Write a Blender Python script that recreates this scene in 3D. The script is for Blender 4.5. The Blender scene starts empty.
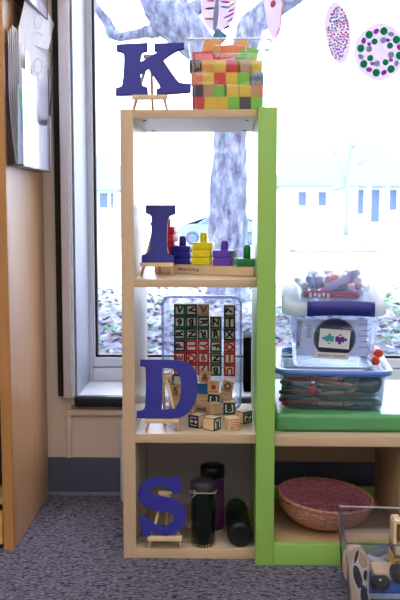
import bpy, bmesh, math, random
from mathutils import Vector, Matrix, Euler, noise
random.seed(7)
C = bpy.context.scene.collection
PI = math.pi
# ------------------------------------------------------------------ camera model (floor z=0, eye at EYE)
EYE = 0.729
F = 865.0
TH = math.atan(85/F); PS = math.atan(23/(F/math.cos(TH)))
_ct, _st, _cp, _sp = math.cos(TH), math.sin(TH), math.cos(PS), math.sin(PS)
FW = Vector((-_sp*_ct, _cp*_ct, -_st)); RT = Vector((_cp, _sp, 0)); UP = Vector((-_sp*_st, _cp*_st, _ct))
def ray(px, py): return FW*F + RT*(px-200) + UP*(300-py)
def onY(px, py, Y):
    d = ray(px, py); t = Y/d.y; return Vector((d.x*t, Y, d.z*t+EYE))
def onZ(px, py, Z):
    d = ray(px, py); t = (Z-EYE)/d.z; return Vector((d.x*t, d.y*t, Z))
def PX(px, Y, py=300): return onY(px, py, Y).x
def PZ(py, Y): return onY(223, py, Y).z

# ------------------------------------------------------------------ materials
def s2l(c):
    return tuple(((v/255)/12.92 if v/255 <= .04045 else ((v/255+.055)/1.055)**2.4) for v in c)
MATS = {}
def newmat(name):
    m = bpy.data.materials.new(name); m.use_nodes = True
    nt = m.node_tree; b = nt.nodes['Principled BSDF']; return m, nt, b
def mixcol(nt, fac, a, b):
    n = nt.nodes.new('ShaderNodeMix'); n.data_type = 'RGBA'
    if isinstance(fac, (int, float)): n.inputs[0].default_value = fac
    else: nt.links.new(fac, n.inputs[0])
    for v, i in ((a, 6), (b, 7)):
        if isinstance(v, tuple): n.inputs[i].default_value = (*v[:3], 1)
        else: nt.links.new(v, n.inputs[i])
    return n.outputs[2]
def noise_tex(nt, scale, stretch=(1, 1, 1), detail=4, rough=.55, coord='Object'):
    tc = nt.nodes.new('ShaderNodeTexCoord'); mp = nt.nodes.new('ShaderNodeMapping')
    mp.inputs['Scale'].default_value = stretch
    nt.links.new(tc.outputs[coord], mp.inputs[0])
    n = nt.nodes.new('ShaderNodeTexNoise'); n.inputs['Scale'].default_value = scale
    n.inputs['Detail'].default_value = detail; n.inputs['Roughness'].default_value = rough
    nt.links.new(mp.outputs[0], n.inputs['Vector']); return n.outputs[0]
def ramp(nt, src, stops):
    r = nt.nodes.new('ShaderNodeValToRGB'); e = r.color_ramp.elements
    e[0].position, e[0].color = stops[0][0], (*stops[0][1], 1)
    e[1].position, e[1].color = stops[-1][0], (*stops[-1][1], 1)
    for p, c in stops[1:-1]:
        x = e.new(p); x.color = (*c, 1)
    nt.links.new(src, r.inputs[0]); return r.outputs[0]
def add_bump(nt, b, src, strength, dist=.002):
    n = nt.nodes.new('ShaderNodeBump'); n.inputs['Strength'].default_value = strength
    n.inputs['Distance'].default_value = dist
    nt.links.new(src, n.inputs['Height']); nt.links.new(n.outputs[0], b.inputs['Normal'])
def mat(name, rgb, rough=.5, var=.12, scale=40, stretch=(1, 1, 1), metal=0, bump=0, spec=.5, emit=0, sss=0):
    """plain procedural material: base colour with a soft noise variation"""
    if name in MATS: return MATS[name]
    m, nt, b = newmat(name); c = s2l(rgb)
    n = noise_tex(nt, scale, stretch)
    lo = tuple(v*(1-var) for v in c); hi = tuple(min(1, v*(1+var)) for v in c)
    nt.links.new(ramp(nt, n, [(.3, lo), (.7, hi)]), b.inputs['Base Color'])
    b.inputs['Roughness'].default_value = rough; b.inputs['Metallic'].default_value = metal
    b.inputs['Specular IOR Level'].default_value = spec
    if bump: add_bump(nt, b, n, bump)
    if emit:
        b.inputs['Emission Color'].default_value = (*c, 1); b.inputs['Emission Strength'].default_value = emit
    MATS[name] = m; return m
def clear(name, tint=(.97, .98, 1), rough=.1, base=.012, edge=.38, body=(200, 215, 235), bodyfac=.0):
    if name in MATS: return MATS[name]
    m = bpy.data.materials.new(name); m.use_nodes = True; nt = m.node_tree; nt.nodes.clear()
    out = nt.nodes.new('ShaderNodeOutputMaterial')
    tr = nt.nodes.new('ShaderNodeBsdfTransparent'); tr.inputs[0].default_value = (*tint, 1)
    gl = nt.nodes.new('ShaderNodeBsdfGlossy'); gl.inputs['Roughness'].default_value = rough
    gl.inputs['Color'].default_value = (.95, .97, 1, 1)
    lw = nt.nodes.new('ShaderNodeLayerWeight'); lw.inputs[0].default_value = .35
    n = noise_tex(nt, 30)
    mr = nt.nodes.new('ShaderNodeMapRange'); mr.inputs[3].default_value = base; mr.inputs[4].default_value = edge
    nt.links.new(lw.outputs['Fresnel'], mr.inputs[0])
    mx = nt.nodes.new('ShaderNodeMixShader')
    nt.links.new(mr.outputs[0], mx.inputs[0]); nt.links.new(tr.outputs[0], mx.inputs[1]); nt.links.new(gl.outputs[0], mx.inputs[2])
    last = mx
    if bodyfac:
        df = nt.nodes.new('ShaderNodeBsdfDiffuse'); df.inputs[0].default_value = (*s2l(body), 1)
        tl = nt.nodes.new('ShaderNodeBsdfTranslucent'); tl.inputs[0].default_value = (*s2l(body), 1)
        md = nt.nodes.new('ShaderNodeMixShader'); md.inputs[0].default_value = .5
        nt.links.new(df.outputs[0], md.inputs[1]); nt.links.new(tl.outputs[0], md.inputs[2])
        m2 = nt.nodes.new('ShaderNodeMixShader')
        mr2 = nt.nodes.new('ShaderNodeMapRange'); mr2.inputs[3].default_value = bodyfac*.8; mr2.inputs[4].default_value = bodyfac*1.2
        nt.links.new(n, mr2.inputs[0]); nt.links.new(mr2.outputs[0], m2.inputs[0])
        nt.links.new(mx.outputs[0], m2.inputs[1]); nt.links.new(md.outputs[0], m2.inputs[2]); last = m2
    nt.links.new(last.outputs[0], out.inputs[0]); MATS[name] = m; return m
def sheer(name, rgb, fac=.5):
    """paper-like: part diffuse, part translucent"""
    if name in MATS: return MATS[name]
    m = bpy.data.materials.new(name); m.use_nodes = True; nt = m.node_tree; nt.nodes.clear()
    out = nt.nodes.new('ShaderNodeOutputMaterial'); c = s2l(rgb)
    col = ramp(nt, noise_tex(nt, 60), [(.3, tuple(v*.93 for v in c)), (.7, c)])
    df = nt.nodes.new('ShaderNodeBsdfDiffuse'); tl = nt.nodes.new('ShaderNodeBsdfTranslucent')
    nt.links.new(col, df.inputs[0]); nt.links.new(col, tl.inputs[0])
    mx = nt.nodes.new('ShaderNodeMixShader'); mx.inputs[0].default_value = fac
    nt.links.new(df.outputs[0], mx.inputs[1]); nt.links.new(tl.outputs[0], mx.inputs[2])
    nt.links.new(mx.outputs[0], out.inputs[0]); MATS[name] = m; return m
def wood(name, a, b_, rough=.45, scale=9, stretch=(1, 1, 12), bump=.03):
    """grain runs along the axis with the SMALLEST stretch"""
    if name in MATS: return MATS[name]
    m, nt, b = newmat(name)
    n = noise_tex(nt, scale, stretch, 6, .6); n2 = noise_tex(nt, scale*6, stretch, 3, .5)
    c1 = ramp(nt, n, [(.3, s2l(a)), (.7, s2l(b_))])
    c2 = mixcol(nt, n2, tuple(v*.86 for v in s2l(a)), s2l(b_))
    nt.links.new(mixcol(nt, .35, c1, c2), b.inputs['Base Color'])
    b.inputs['Roughness'].default_value = rough
    add_bump(nt, b, n2, bump, .001); MATS[name] = m; return m

BIRCH_V = wood('birch_edge_vertical', (204, 173, 138), (220, 192, 158), stretch=(14, 14, 1.2))
BIRCH_H = wood('birch_edge_horizontal', (204, 173, 138), (220, 192, 158), stretch=(1.2, 14, 14))
MELA = wood('window_lit_birch_face', (216, 200, 182), (228, 213, 197), .35, 6, (8, 8, 1), .02)  # inner faces and shelves paler than edges, window light put into the colour
MELA_H = wood('window_lit_birch_shelf', (214, 190, 162), (228, 206, 180), .35, 6, (1, 8, 8), .02)
SMALLW = wood('bare_maple', (226, 194, 156), (240, 212, 178), .55, 20, (3, 3, 3))
BLOCKW = wood('block_wood', (224, 188, 146), (240, 208, 170), .55, 60, (1, 1, 7))
OAK = wood('oak_panel', (188, 142, 100), (208, 166, 124), .38, 5, (9, 9, .8), .04)
OAKE = wood('oak_edging', (184, 128, 72), (202, 146, 88), .38, 8, (9, 9, .8), .04)
GREEN = mat('lime_laminate', (152, 198, 96), .4, .03, 8)
BLUEL = mat('violet_blue_paint', (22, 24, 142), .42, .12, 60, (1, 1, 8), bump=.1)
BLACK = mat('black_rubber', (16, 16, 22), .5)
CLEAR = clear('clear_acrylic')
FROST = clear('milky_plastic', rough=.2, bodyfac=.35, body=(235, 238, 245))
BLUISH = clear('smoky_blue_plastic', tint=(.90, .91, .99), rough=.2, bodyfac=.07, body=(52, 48, 110))
GLASS = clear('window_glass', tint=(.985, .99, 1), rough=.0, base=.02, edge=.6)
WHITE = mat('white_paper', (238, 238, 244), .7, .02)

# ------------------------------------------------------------------ object helpers
def tag(o, label=None, cat=None, group=None, kind=None):
    if label: o['label'] = label
    if cat: o['category'] = cat
    if group: o['group'] = group
    if kind: o['kind'] = kind
    return o
def empty(name, loc=(0, 0, 0), rot=(0, 0, 0), label=None, cat=None, group=None, M=None):
    o = bpy.data.objects.new(name, None); C.objects.link(o); o.empty_display_size = .02
    o.location = loc; o.rotation_euler = rot
    if M is not None: o.matrix_world = M; o.matrix_basis = M
    return tag(o, label, cat, group)
class MB:
    def __init__(s): s.bm = bmesh.new(); s.mats = []
    def mi(s, m):
        if m is None: m = WHITE
        if m not in s.mats: s.mats.append(m)
        return s.mats.index(m)
    def _fin(s, faces, m, smooth=False):
        i = s.mi(m)
        for f in faces: f.material_index = i; f.smooth = smooth
    def box(s, x0, x1, y0, y1, z0, z1, m=None, bev=0, M=None, seg=2):
        t = bmesh.new(); bmesh.ops.create_cube(t, size=1)
        for v in t.verts: v.co = Vector((x0+(v.co.x+.5)*(x1-x0), y0+(v.co.y+.5)*(y1-y0), z0+(v.co.z+.5)*(z1-z0)))
        if bev: bmesh.ops.bevel(t, geom=t.edges[:], offset=bev, segments=seg, affect='EDGES', profile=.6)
        s.merge(t, m, M, bev > 0); return s
    def merge(s, t, m, M=None, smooth=False):
        if M is not None: t.transform(M)
        i = s.mi(m); vm = {}
        for v in t.verts: vm[v] = s.bm.verts.new(v.co)
        for f in t.faces:
            try:
                g = s.bm.faces.new([vm[v] for v in f.verts]); g.material_index = i; g.smooth = smooth and f.calc_area() < .05 and True
            except ValueError: pass
        t.free()
    def loft(s, rings, m=None, caps=(True, True), closed=True, smooth=True, M=None):
        R = [[s.bm.verts.new((M @ Vector(p)) if M is not None else Vector(p)) for p in r] for r in rings]
        i = s.mi(m); n = len(R[0])
        for a, b in zip(R, R[1:]):
            for k in range(n if closed else n-1):
                f = s.bm.faces.new((a[k], a[(k+1) % n], b[(k+1) % n], b[k])); f.material_index = i; f.smooth = smooth
        if caps[0] and closed: f = s.bm.faces.new(R[0][::-1]); f.material_index = i
        if caps[1] and closed: f = s.bm.faces.new(R[-1]); f.material_index = i
        return s
    def tube(s, path, rad, m=None, seg=10, caps=True, jit=0, M=None):
        path = [Vector(p) for p in path]; n = len(path); rings = []
        if not isinstance(rad, (list, tuple)): rad = [rad]*n
        up = None
        for k in range(n):
            d = (path[min(n-1, k+1)]-path[max(0, k-1)]).normalized()
            if up is None: up = d.orthogonal().normalized()
            up = (up - d*up.dot(d)).normalized(); w = d.cross(up)
            rr = []
            for a in range(seg):
                t = 2*PI*a/seg; r = rad[k]
                p = path[k] + (up*math.cos(t)+w*math.sin(t))*r
                if jit: p += (p-path[k])*jit*noise.noise(p*2.2/max(r, .05)*.3)
                rr.append(p)
            rings.append(rr)
        s.loft(rings, m, (caps, caps), M=M); return s
    def lathe(s, prof, m=None, seg=24, c=(0, 0, 0), M=None, caps=(True, True)):
        c = Vector(c)
        rings = [[c+Vector((r*math.cos(2*PI*a/seg), r*math.sin(2*PI*a/seg), z)) for a in range(seg)] for r, z in prof]
        s.loft(rings, m, caps, M=M); return s
    def poly(s, pts, y0, y1, m=None, M=None):
        """prism of an outline in the XZ plane, from y0 to y1"""
        t = bmesh.new()
        a = [t.verts.new((x, y0, z)) for x, z in pts]; b = [t.verts.new((x, y1, z)) for x, z in pts]
        n = len(pts)
        t.faces.new(a); t.faces.new(b[::-1])
        for k in range(n): t.faces.new((a[k], b[k], b[(k+1) % n], a[(k+1) % n]))
        bmesh.ops.triangulate(t, faces=[f for f in t.faces if len(f.verts) > 4])
        s.merge(t, m, M); return s
    def quad(s, pts, m=None):
        f = s.bm.faces.new([s.bm.verts.new(p) for p in pts]); f.material_index = s.mi(m); return s
    def mesh(s, name):
        bmesh.ops.recalc_face_normals(s.bm, faces=s.bm.faces)
        me = bpy.data.meshes.new(name); s.bm.to_mesh(me); s.bm.free()
        for m in s.mats: me.materials.append(m)
        return me
    def build(s, name, parent=None, loc=(0, 0, 0), rot=(0, 0, 0), M=None, **kw):
        o = bpy.data.objects.new(name, s.mesh(name)); C.objects.link(o)
        o.location = loc; o.rotation_euler = rot
        if M is not None: o.matrix_basis = M
        if parent: o.parent = parent
        return tag(o, **kw)
def struct(o): o['kind'] = 'structure'; return o
def chaikin(pts, n=2, ang=48):
    for _ in range(n):
        out = []; L = len(pts)
        for k in range(L):
            p0, p, p1 = Vector(pts[k-1]), Vector(pts[k]), Vector(pts[(k+1) % L])
            a, b = (p-p0), (p1-p)
            if a.length < 1e-9 or b.length < 1e-9 or math.degrees(a.angle(b)) > ang: out.append(tuple(p))
            else: out += [tuple(p-a*.25), tuple(p+b*.25)]
        pts = out
    return pts
def curve_mesh(splines, depth, bevel, m, name):
    cu = bpy.data.curves.new(name, 'CURVE'); cu.dimensions = '2D'; cu.fill_mode = 'BOTH'
    cu.extrude = depth; cu.bevel_depth = bevel; cu.bevel_resolution = 2
    for pts in splines:
        sp = cu.splines.new('POLY'); sp.points.add(len(pts)-1); sp.use_cyclic_u = True
        for q, (x, y) in zip(sp.points, pts): q.co = (x, y, 0, 1)
    o = bpy.data.objects.new('tmp', cu); C.objects.link(o)
    dg = bpy.context.evaluated_depsgraph_get(); me = bpy.data.meshes.new_from_object(o.evaluated_get(dg))
    bpy.data.objects.remove(o); bpy.data.curves.remove(cu)
    me.materials.clear(); me.materials.append(m); me.name = name
    me.transform(Matrix.Rotation(PI/2, 4, 'X')); return me       # face towards -Y
TXT = {}
def text_mesh(s, size, m, offset=0.0, shear=0, extrude=.0001):
    key = (s, size, m.name, offset, shear)
    if key in TXT: return TXT[key]
    cu = bpy.data.curves.new('text', 'FONT'); cu.body = s; cu.size = size; cu.align_x = 'CENTER'; cu.align_y = 'CENTER'
    cu.offset = offset; cu.shear = shear; cu.extrude = extrude; cu.resolution_u = 4
    o = bpy.data.objects.new('tmp', cu); C.objects.link(o)
    dg = bpy.context.evaluated_depsgraph_get(); me = bpy.data.meshes.new_from_object(o.evaluated_get(dg))
    bpy.data.objects.remove(o); bpy.data.curves.remove(cu)
    me.materials.clear(); me.materials.append(m); me.name = 'lettering'
    me.transform(Matrix.Rotation(PI/2, 4, 'X')); TXT[key] = me; return me
def mobj(name, me, parent=None, M=None, **kw):
    o = bpy.data.objects.new(name, me); C.objects.link(o)
    if M is not None: o.matrix_basis = M
    if parent: o.parent = parent
    return tag(o, **kw)
def copy_tree(o, parent=None):
    c = o.copy(); C.objects.link(c)
    if parent: c.parent = parent
    for ch in [x for x in bpy.data.objects if x.parent == o]: copy_tree(ch, c)
    return c
def T(x, y, z): return Matrix.Translation((x, y, z))
def RX(d): return Matrix.Rotation(math.radians(d), 4, 'X')
def RY(d): return Matrix.Rotation(math.radians(d), 4, 'Y')
def RZ(d): return Matrix.Rotation(math.radians(d), 4, 'Z')
def rr(w, d, r, n=4):
    pts = []
    for cx, cy, a0 in ((w/2-r, d/2-r, 0), (-w/2+r, d/2-r, 90), (-w/2+r, -d/2+r, 180), (w/2-r, -d/2+r, 270)):
        for k in range(n+1):
            a = math.radians(a0+90*k/n); pts.append((cx+r*math.cos(a), cy+r*math.sin(a)))
    return pts
def ringz(w, d, r, z): return [(x, y, z) for x, y in rr(w, d, r)]
def bin_body(w0, d0, w1, d1, h, r=.015, t=.002, m=None):
    b = MB()
    b.loft([ringz(w0-.016, d0-.016, max(.002, r-.006), 0), ringz(w0-.004, d0-.004, r, .002), ringz(w0, d0, r, .008), ringz(w1, d1, r, h),
            ringz(w1-2*t, d1-2*t, r-t, h), ringz(w0-2*t, d0-2*t, r-t, .008), ringz(w0-.016, d0-.016, max(.002, r-.006), t)], m, (True, True))
    return b
def bin_rim(w, d, h, r=.015, out=.008, th=.008, m=None):
    b = MB()
    rings = [ringz(w, d, r, h-th), ringz(w+2*out, d+2*out, r+out, h-th), ringz(w+2*out+.001, d+2*out+.001, r+out, h-.001), ringz(w+2*out-.004, d+2*out-.004, r+out, h+.001),
             ringz(w-.002, d-.002, r, h+.001), ringz(w-.002, d-.002, r, h-th)]
    b.loft(rings+[rings[0]], m, (False, False)); return b

# ================================================================== THE SETTING
SH = 2.2                      # room side of the window wall
m_carpet, nt, b = newmat('speckled_carpet')
n1 = noise_tex(nt, 90, (.45, 1, 1), 3, .7); n2 = noise_tex(nt, 6); n3 = noise_tex(nt, 210, (.5, 1, 1), 2, .6)
c1 = ramp(nt, n1, [(.40, s2l((28, 29, 44))), (.48, s2l((78, 80, 110))), (.55, s2l((134, 128, 150))), (.62, s2l((60, 66, 102)))])
c2 = ramp(nt, n3, [(.40, s2l((24, 24, 38))), (.60, s2l((168, 160, 176)))])
nt.links.new(mixcol(nt, .42, c1, c2), b.inputs['Base Color']); b.inputs['Roughness'].default_value = .95
b.inputs['Specular IOR Level'].default_value = .1; add_bump(nt, b, n3, .9, .004)
m_wall = mat('beige_wall_paint', (228, 212, 194), .6, .03, 5)
m_wall2 = mat('white_wall_paint', (222, 218, 208), .7, .03, 5)
m_base = mat('slate_baseboard', (88, 92, 114), .45, .06, 12)
m_frame = mat('white_window_frame', (214, 216, 226), .4, .03, 10)
m_alu = mat('aluminium_trim', (212, 206, 218), .35, .04, 10, metal=.0)
struct(MB().box(-2.8, 2.6, -3, SH, -.05, 0, m_carpet).build('floor'))
struct(MB().box(-2.8, 2.6, -3, 2.45, 2.6, 2.7, m_wall2).build('ceiling'))
WX0, WX1, WZ0, WZ1 = -.376, 2.1, .262, 2.3
w = MB()
w.box(-2.8, 2.6, SH, 2.46, -.75, WZ0, m_wall); w.box(-2.8, WX0, SH, 2.46, WZ0, 2.6, m_wall)
w.box(WX1, 2.6, SH, 2.46, WZ0, 2.6, m_wall); w.box(WX0, WX1, SH, 2.46, WZ1, 2.6, m_wall)
struct(w.build('wall_back'))
struct(MB().box(-2.9, -2.8, -3.1, 2.46, 0, 2.7, m_wall2).build('wall_left'))
struct(MB().box(2.6, 2.7, -3.1, 2.46, 0, 2.7, m_wall2).build('wall_right'))
struct(MB().box(-2.8, 2.6, -3.1, -3, 0, 2.7, m_wall2).build('wall_front'))
bb = MB(); bb.box(-2.8, 2.6, SH-.006, SH, .006, .1, m_base, .002); bb.box(-2.8, 2.6, SH-.014, SH, 0, .008, mat('baseboard_foot', (120, 126, 145), .3), .002)
struct(bb.build('baseboard_back'))
# window: root with frame, sash, gasket, pane, sill
GY = 2.42
zr1, zr0 = PZ(367, 2.405), PZ(357, GY)
xs0, xs1 = PX(88.5, 2.4), PX(95.5, GY)
fr = MB(); FR1 = WX0+.012
fr.box(FR1, WX1-.05, 2.39, 2.46, WZ0+.0025, zr1-.002, m_frame, .002); fr.box(FR1, WX1-.05, 2.39, 2.46, WZ1-.05, WZ1, m_frame, .002)
fr.box(WX0+.0005, FR1, 2.389, 2.46, WZ0+.0025, WZ1, m_frame, 0); fr.box(WX1-.05, WX1, 2.39, 2.46, WZ0, WZ1, m_frame, .002)
win = struct(fr.build('window_1'))
sa = MB(); G0, G1, H0, H1 = xs1, WX1-.09, zr0, WZ1-.09
sa.box(FR1, WX1-.05, 2.398, 2.44, zr1, H0, m_frame, .002); sa.box(FR1, WX1-.05, 2.398, 2.44, H1, WZ1-.05, m_frame, .002)
sa.box(FR1, G0, 2.398, 2.44, H0, H1, m_frame, .002); sa.box(G1, WX1-.05, 2.398, 2.44, H0, H1, m_frame, .002)
sa.build('sash', win)
ga = MB(); g = .007
ga.box(G0, G1, 2.41, 2.43, H0, H0+g, BLACK); ga.box(G0, G1, 2.41, 2.43, H1-g, H1, BLACK)
ga.box(G0, G0+g, 2.41, 2.43, H0, H1, BLACK); ga.box(G1-g, G1, 2.41, 2.43, H0, H1, BLACK)
ga.build('gasket', win)
MB().box(G0, G1, 2.418, 2.422, H0, H1, GLASS).build('window_pane', win)
sl = MB().box(WX0, WX1, SH, 2.45, WZ0-.01, WZ0+.002, mat('white_sill', (226, 226, 230), .35, .03, 8), .001).build('window_sill', win)
MB().box(WX0-.004, WX1, SH-.028, SH, .238, WZ0+.003, mat('black_sill_nosing', (24, 26, 40), .3), .006).build('sill_nosing', sl)
jm = MB().box(WX0-.0, WX0+.003, SH-.02, 2.388, WZ0, WZ1, mat('grey_jamb', (146, 148, 168), .4, .03, 8)).build('jamb', win)
# vertical trims left of the window
tx0, tx1 = PX(63.6, 2.16, 399), PX(74, 2.16, 399)
t1 = MB(); t1.box(tx0, tx1-.006, 2.16, SH, PZ(399, 2.16), 2.4, m_alu, .002); t1.box(tx1-.007, tx1, 2.168, SH, PZ(399, 2.16), 2.4, mat('trim_highlight_lip', (225, 225, 235), .25), .002)  # lighter lip paints the highlight along the trim edge
struct(t1.build('trim_1'))
bx0 = PX(57.5, 2.18, 397)
struct(MB().box(bx0, tx0, 2.188, SH, PZ(397, 2.19), 2.4, mat('black_channel', (10, 10, 12), .6)).build('trim_2'))
rl = MB(); rl.box(PX(66, 2.19, 410), 2.2, 2.188, SH, .212, .228, m_wall, .003); rl.box(PX(66, 2.19, 410), PX(71, 2.19, 410), 2.19, SH, .1, .228, m_wall, .002)
rl.box(PX(71, 2.19, 410), 2.2, 2.194, SH, .228, .238, mat('sill_shade_strip', (150, 140, 128), .8), 0)  # darker strip paints the shade under the sill nosing
struct(rl.build('trim_3'))

# ceiling lights
lamp_e = mat('lamp_diffuser', (255, 248, 240), .4, .01, 4, emit=5.6)
LR = empty('ceiling_light', (-1.0, -1.6, 2.6), label='white fluorescent ceiling panel, out of the picture behind the viewer', cat='ceiling light', group='ceiling light panels')
lf = MB(); lf.box(-.62, .62, -.33, -.3, -.04, 0, m_frame); lf.box(-.62, .62, .3, .33, -.04, 0, m_frame); lf.box(-.62, -.6, -.3, .3, -.04, 0, m_frame); lf.box(.6, .62, -.3, .3, -.04, 0, m_frame)
lf.build('lamp_frame', LR); MB().box(-.6, .6, -.3, .3, -.03, -.02, lamp_e).build('diffuser', LR)
for x, y in ((1.0, -1.6), (-1.0, .0), (1.0, .0), (-2.2, -.8), (2.0, -.8), (0, -2.5), (0, 1.1)): c = copy_tree(LR); c.location = (x, y, 2.6)

# ================================================================== OUTSIDE
GZ = -.7
m_gr, nt, b = newmat('lawn_and_leaves')
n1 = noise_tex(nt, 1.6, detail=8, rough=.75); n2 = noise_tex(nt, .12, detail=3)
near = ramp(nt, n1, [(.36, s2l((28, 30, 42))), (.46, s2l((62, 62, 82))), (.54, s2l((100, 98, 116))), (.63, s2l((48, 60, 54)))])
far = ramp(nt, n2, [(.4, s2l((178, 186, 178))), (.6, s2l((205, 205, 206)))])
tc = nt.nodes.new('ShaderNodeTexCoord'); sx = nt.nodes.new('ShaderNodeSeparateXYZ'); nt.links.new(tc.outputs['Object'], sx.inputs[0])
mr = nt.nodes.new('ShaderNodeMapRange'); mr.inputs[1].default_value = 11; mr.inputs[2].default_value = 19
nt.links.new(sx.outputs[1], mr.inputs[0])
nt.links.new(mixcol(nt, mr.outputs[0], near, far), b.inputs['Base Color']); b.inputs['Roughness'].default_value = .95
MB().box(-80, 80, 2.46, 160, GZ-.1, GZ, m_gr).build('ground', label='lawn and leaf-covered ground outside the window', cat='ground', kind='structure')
# leaf litter
ll = MB(); lm = [mat('fallen_leaf_%s' % n, c, .8) for n, c in (('brown', (92, 72, 76)), ('grey', (84, 84, 106)), ('pale', (112, 110, 136)), ('green', (62, 90, 66)), ('dark', (40, 40, 58)))]
for k in range(3800):
    y = 8 + 9*random.random()**1.3; x = random.uniform(-.26*y, .26*y)
    a = random.uniform(0, 6.28); s = random.uniform(.04, .09); zz = GZ+random.uniform(.005, .07)
    u = Vector((math.cos(a), math.sin(a), random.uniform(-.5, .5)))*s; v = Vector((-math.sin(a), math.cos(a), random.uniform(-.5, .5)))*s*.5
    p = Vector((x, y, zz)); ll.quad([p-u, p-v, p+u, p+v], random.choice(lm))
ll.build('leaf_litter', label='scattered fallen leaves on the ground outside', cat='leaves', kind='stuff')
# big tree: forks above the shelf top
TY = 14.5
m_bark, nt, b = newmat('grey_bark')
n1 = noise_tex(nt, 9, (1, 1, .4), 8, .75)
nt.links.new(ramp(nt, n1, [(.38, s2l((50, 53, 74))), (.5, s2l((96, 101, 122))), (.62, s2l((136, 140, 156)))]), b.inputs['Base Color'])
b.inputs['Roughness'].default_value = .95; add_bump(nt, b, n1, 1, .05)
def tp(px, py, Y=TY): return onY(px, py, Y)
def dens(path, rad, k=5):
    P, R = [], []
    for i in range(len(path)-1):
        for j in range(k):
            t = j/k; P.append(path[i].lerp(path[i+1], t)); R.append(rad[i]*(1-t)+rad[i+1]*t)
    return P+[path[-1]], R+[rad[-1]]
tree = empty('tree', (tp(227, 300).x, TY, GZ), label='big forked grey-barked tree trunk outside, seen through the upper cells', cat='tree')
TM = T(*(-Vector(tree.location)))
def limb(b, pts, rad, seg=18, jit=.13, Y=TY, M=TM):
    P, R = dens([tp(*p, Y) if len(p) == 2 else tp(p[0], p[1], p[2]) for p in pts], rad)
    b.tube(P, R, m_bark, seg, jit=jit, M=M)
tk = MB(); limb(tk, [(226, 312), (227, 290), (227, 240), (229, 190), (230, 130), (226, 85), (222, 66)], [.50, .36, .335, .31, .28, .3, .26]); tk.build('trunk', tree)
b1 = MB(); limb(b1, [(226, 100), (214, 62), (194, 40), (170, 16), (158, -10), (150, -50)], [.24, .24, .30, .38, .33, .28]); limb(b1, [(176, 22), (205, 2), (215, -30)], [.16, .12, .1])
limb(b1, [(158, 30), (142, 33), (122, 37), (112, 34), (107, 22), (98, 10), (92, 0), (80, -20)], [.14, .09, .08, .1, .08, .07, .06, .05], 10, .2); b1.build('limb', tree)
b2 = MB(); limb(b2, [(228, 100), (242, 56), (252, 24), (270, 10), (300, -8), (340, -40)], [.2, .2, .22, .2, .15, .12]); b2.build('limb', tree)
# smaller tree far right, bark lightened to imitate haze
t2 = empty('tree', (tp(345, 236, 45).x, 45, GZ), label='slim haze-pale tree far off beside the porch', cat='tree')
m_hazed = mat('hazed_bark', (122, 130, 150), .9, .1, 3)
b3 = MB(); M2 = T(*(-Vector(t2.location)))
for pts, rad in (([(346, 236), (347, 190), (350, 150), (358, 110)], [.16, .14, .1, .05]), ([(347, 190), (335, 150), (330, 120)], [.1, .07, .03]), ([(335, 155), (341, 140), (338, 110)], [.06, .04, .02]), ([(350, 150), (368, 130), (372, 105)], [.07, .05, .02]), ([(358, 165), (380, 150), (392, 120)], [.05, .04, .02])):
    P, R = dens([tp(p[0], p[1], 45) for p in pts], rad, 3); b3.tube(P, R, m_hazed, 8, M=M2)
b3.build('trunk', t2)
# houses
m_hw = mat('hazed_white_siding', (226, 230, 236), .8, .03, 2); m_hr = mat('pale_shingles', (112, 122, 140), .9, .06, 3); m_hg = mat('house_window_glass', (72, 98, 130), .3, .05, 2)  # siding kept light to stand in for distance haze
def house(px0, px1, ytop, yeave, Y, wins, label, depth=8, porch=None):
    base = onY((px0+px1)/2, 236, Y); h = empty('house', (base.x, Y, GZ), label=label, cat='house')
    x0, x1 = onY(px0, 215, Y).x-base.x, onY(px1, 215, Y).x-base.x
    ze, zt = PZ(yeave, Y)-GZ, PZ(ytop, Y)-GZ
    MB().box(x0, x1, 0, depth, 0, ze, m_hw).build('wall', h)
    r = MB(); o = .5
    r.loft([[(x0-o, -o-.8, ze-.1), (x1+o, -o-.8, ze-.1), (x1+o, depth+o, ze-.1), (x0-o, depth+o, ze-.1)], [(x0-o, -o-.8, ze), (x1+o, -o-.8, ze), (x1+o, depth+o, ze), (x0-o, depth+o, ze)],
            [(x0+.6, depth/2-.1, zt), (x1-.6, depth/2-.1, zt), (x1-.6, depth/2+.1, zt), (x0+.6, depth/2+.1, zt)]], m_hr, smooth=False)
    r.build('roof', h)
    for (a, c, d, e) in wins:
        wx0, wx1 = onY(a, 215, Y).x-base.x, onY(c, 215, Y).x-base.x; wz1, wz0 = PZ(d, Y)-GZ, PZ(e, Y)-GZ
        f = MB(); f.box(wx0-.12, wx1+.12, -.06, .02, wz0-.12, wz1+.12, m_hw); fo = f.build('window', h)
        MB().box(wx0, wx1, -.09, -.05, wz0, wz1, m_hg).build('pane', fo)
    if porch:
        for p in porch:
            xx = onY(p, 215, Y).x-base.x; MB().box(xx-.12, xx+.12, -1.2, -.96, 0, ze, m_hw).build('porch_post', h)
    return h
house(60, 116, 150, 190, 60, [(100, 108, 193, 208), (111, 114, 193, 208), (78, 90, 193, 210)], 'white house seen through the left of the window')
house(282, 346, 148, 186, 76, [(298, 306, 192, 206), (318, 326, 192, 206)], 'low white house outside with long pale roof')
house(352, 400, 140, 186, 62, [(356, 363, 190, 214), (370, 379, 190, 222), (388, 396, 190, 210)], 'white house outside with posts along its porch', porch=[353, 366, 384, 398])
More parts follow.
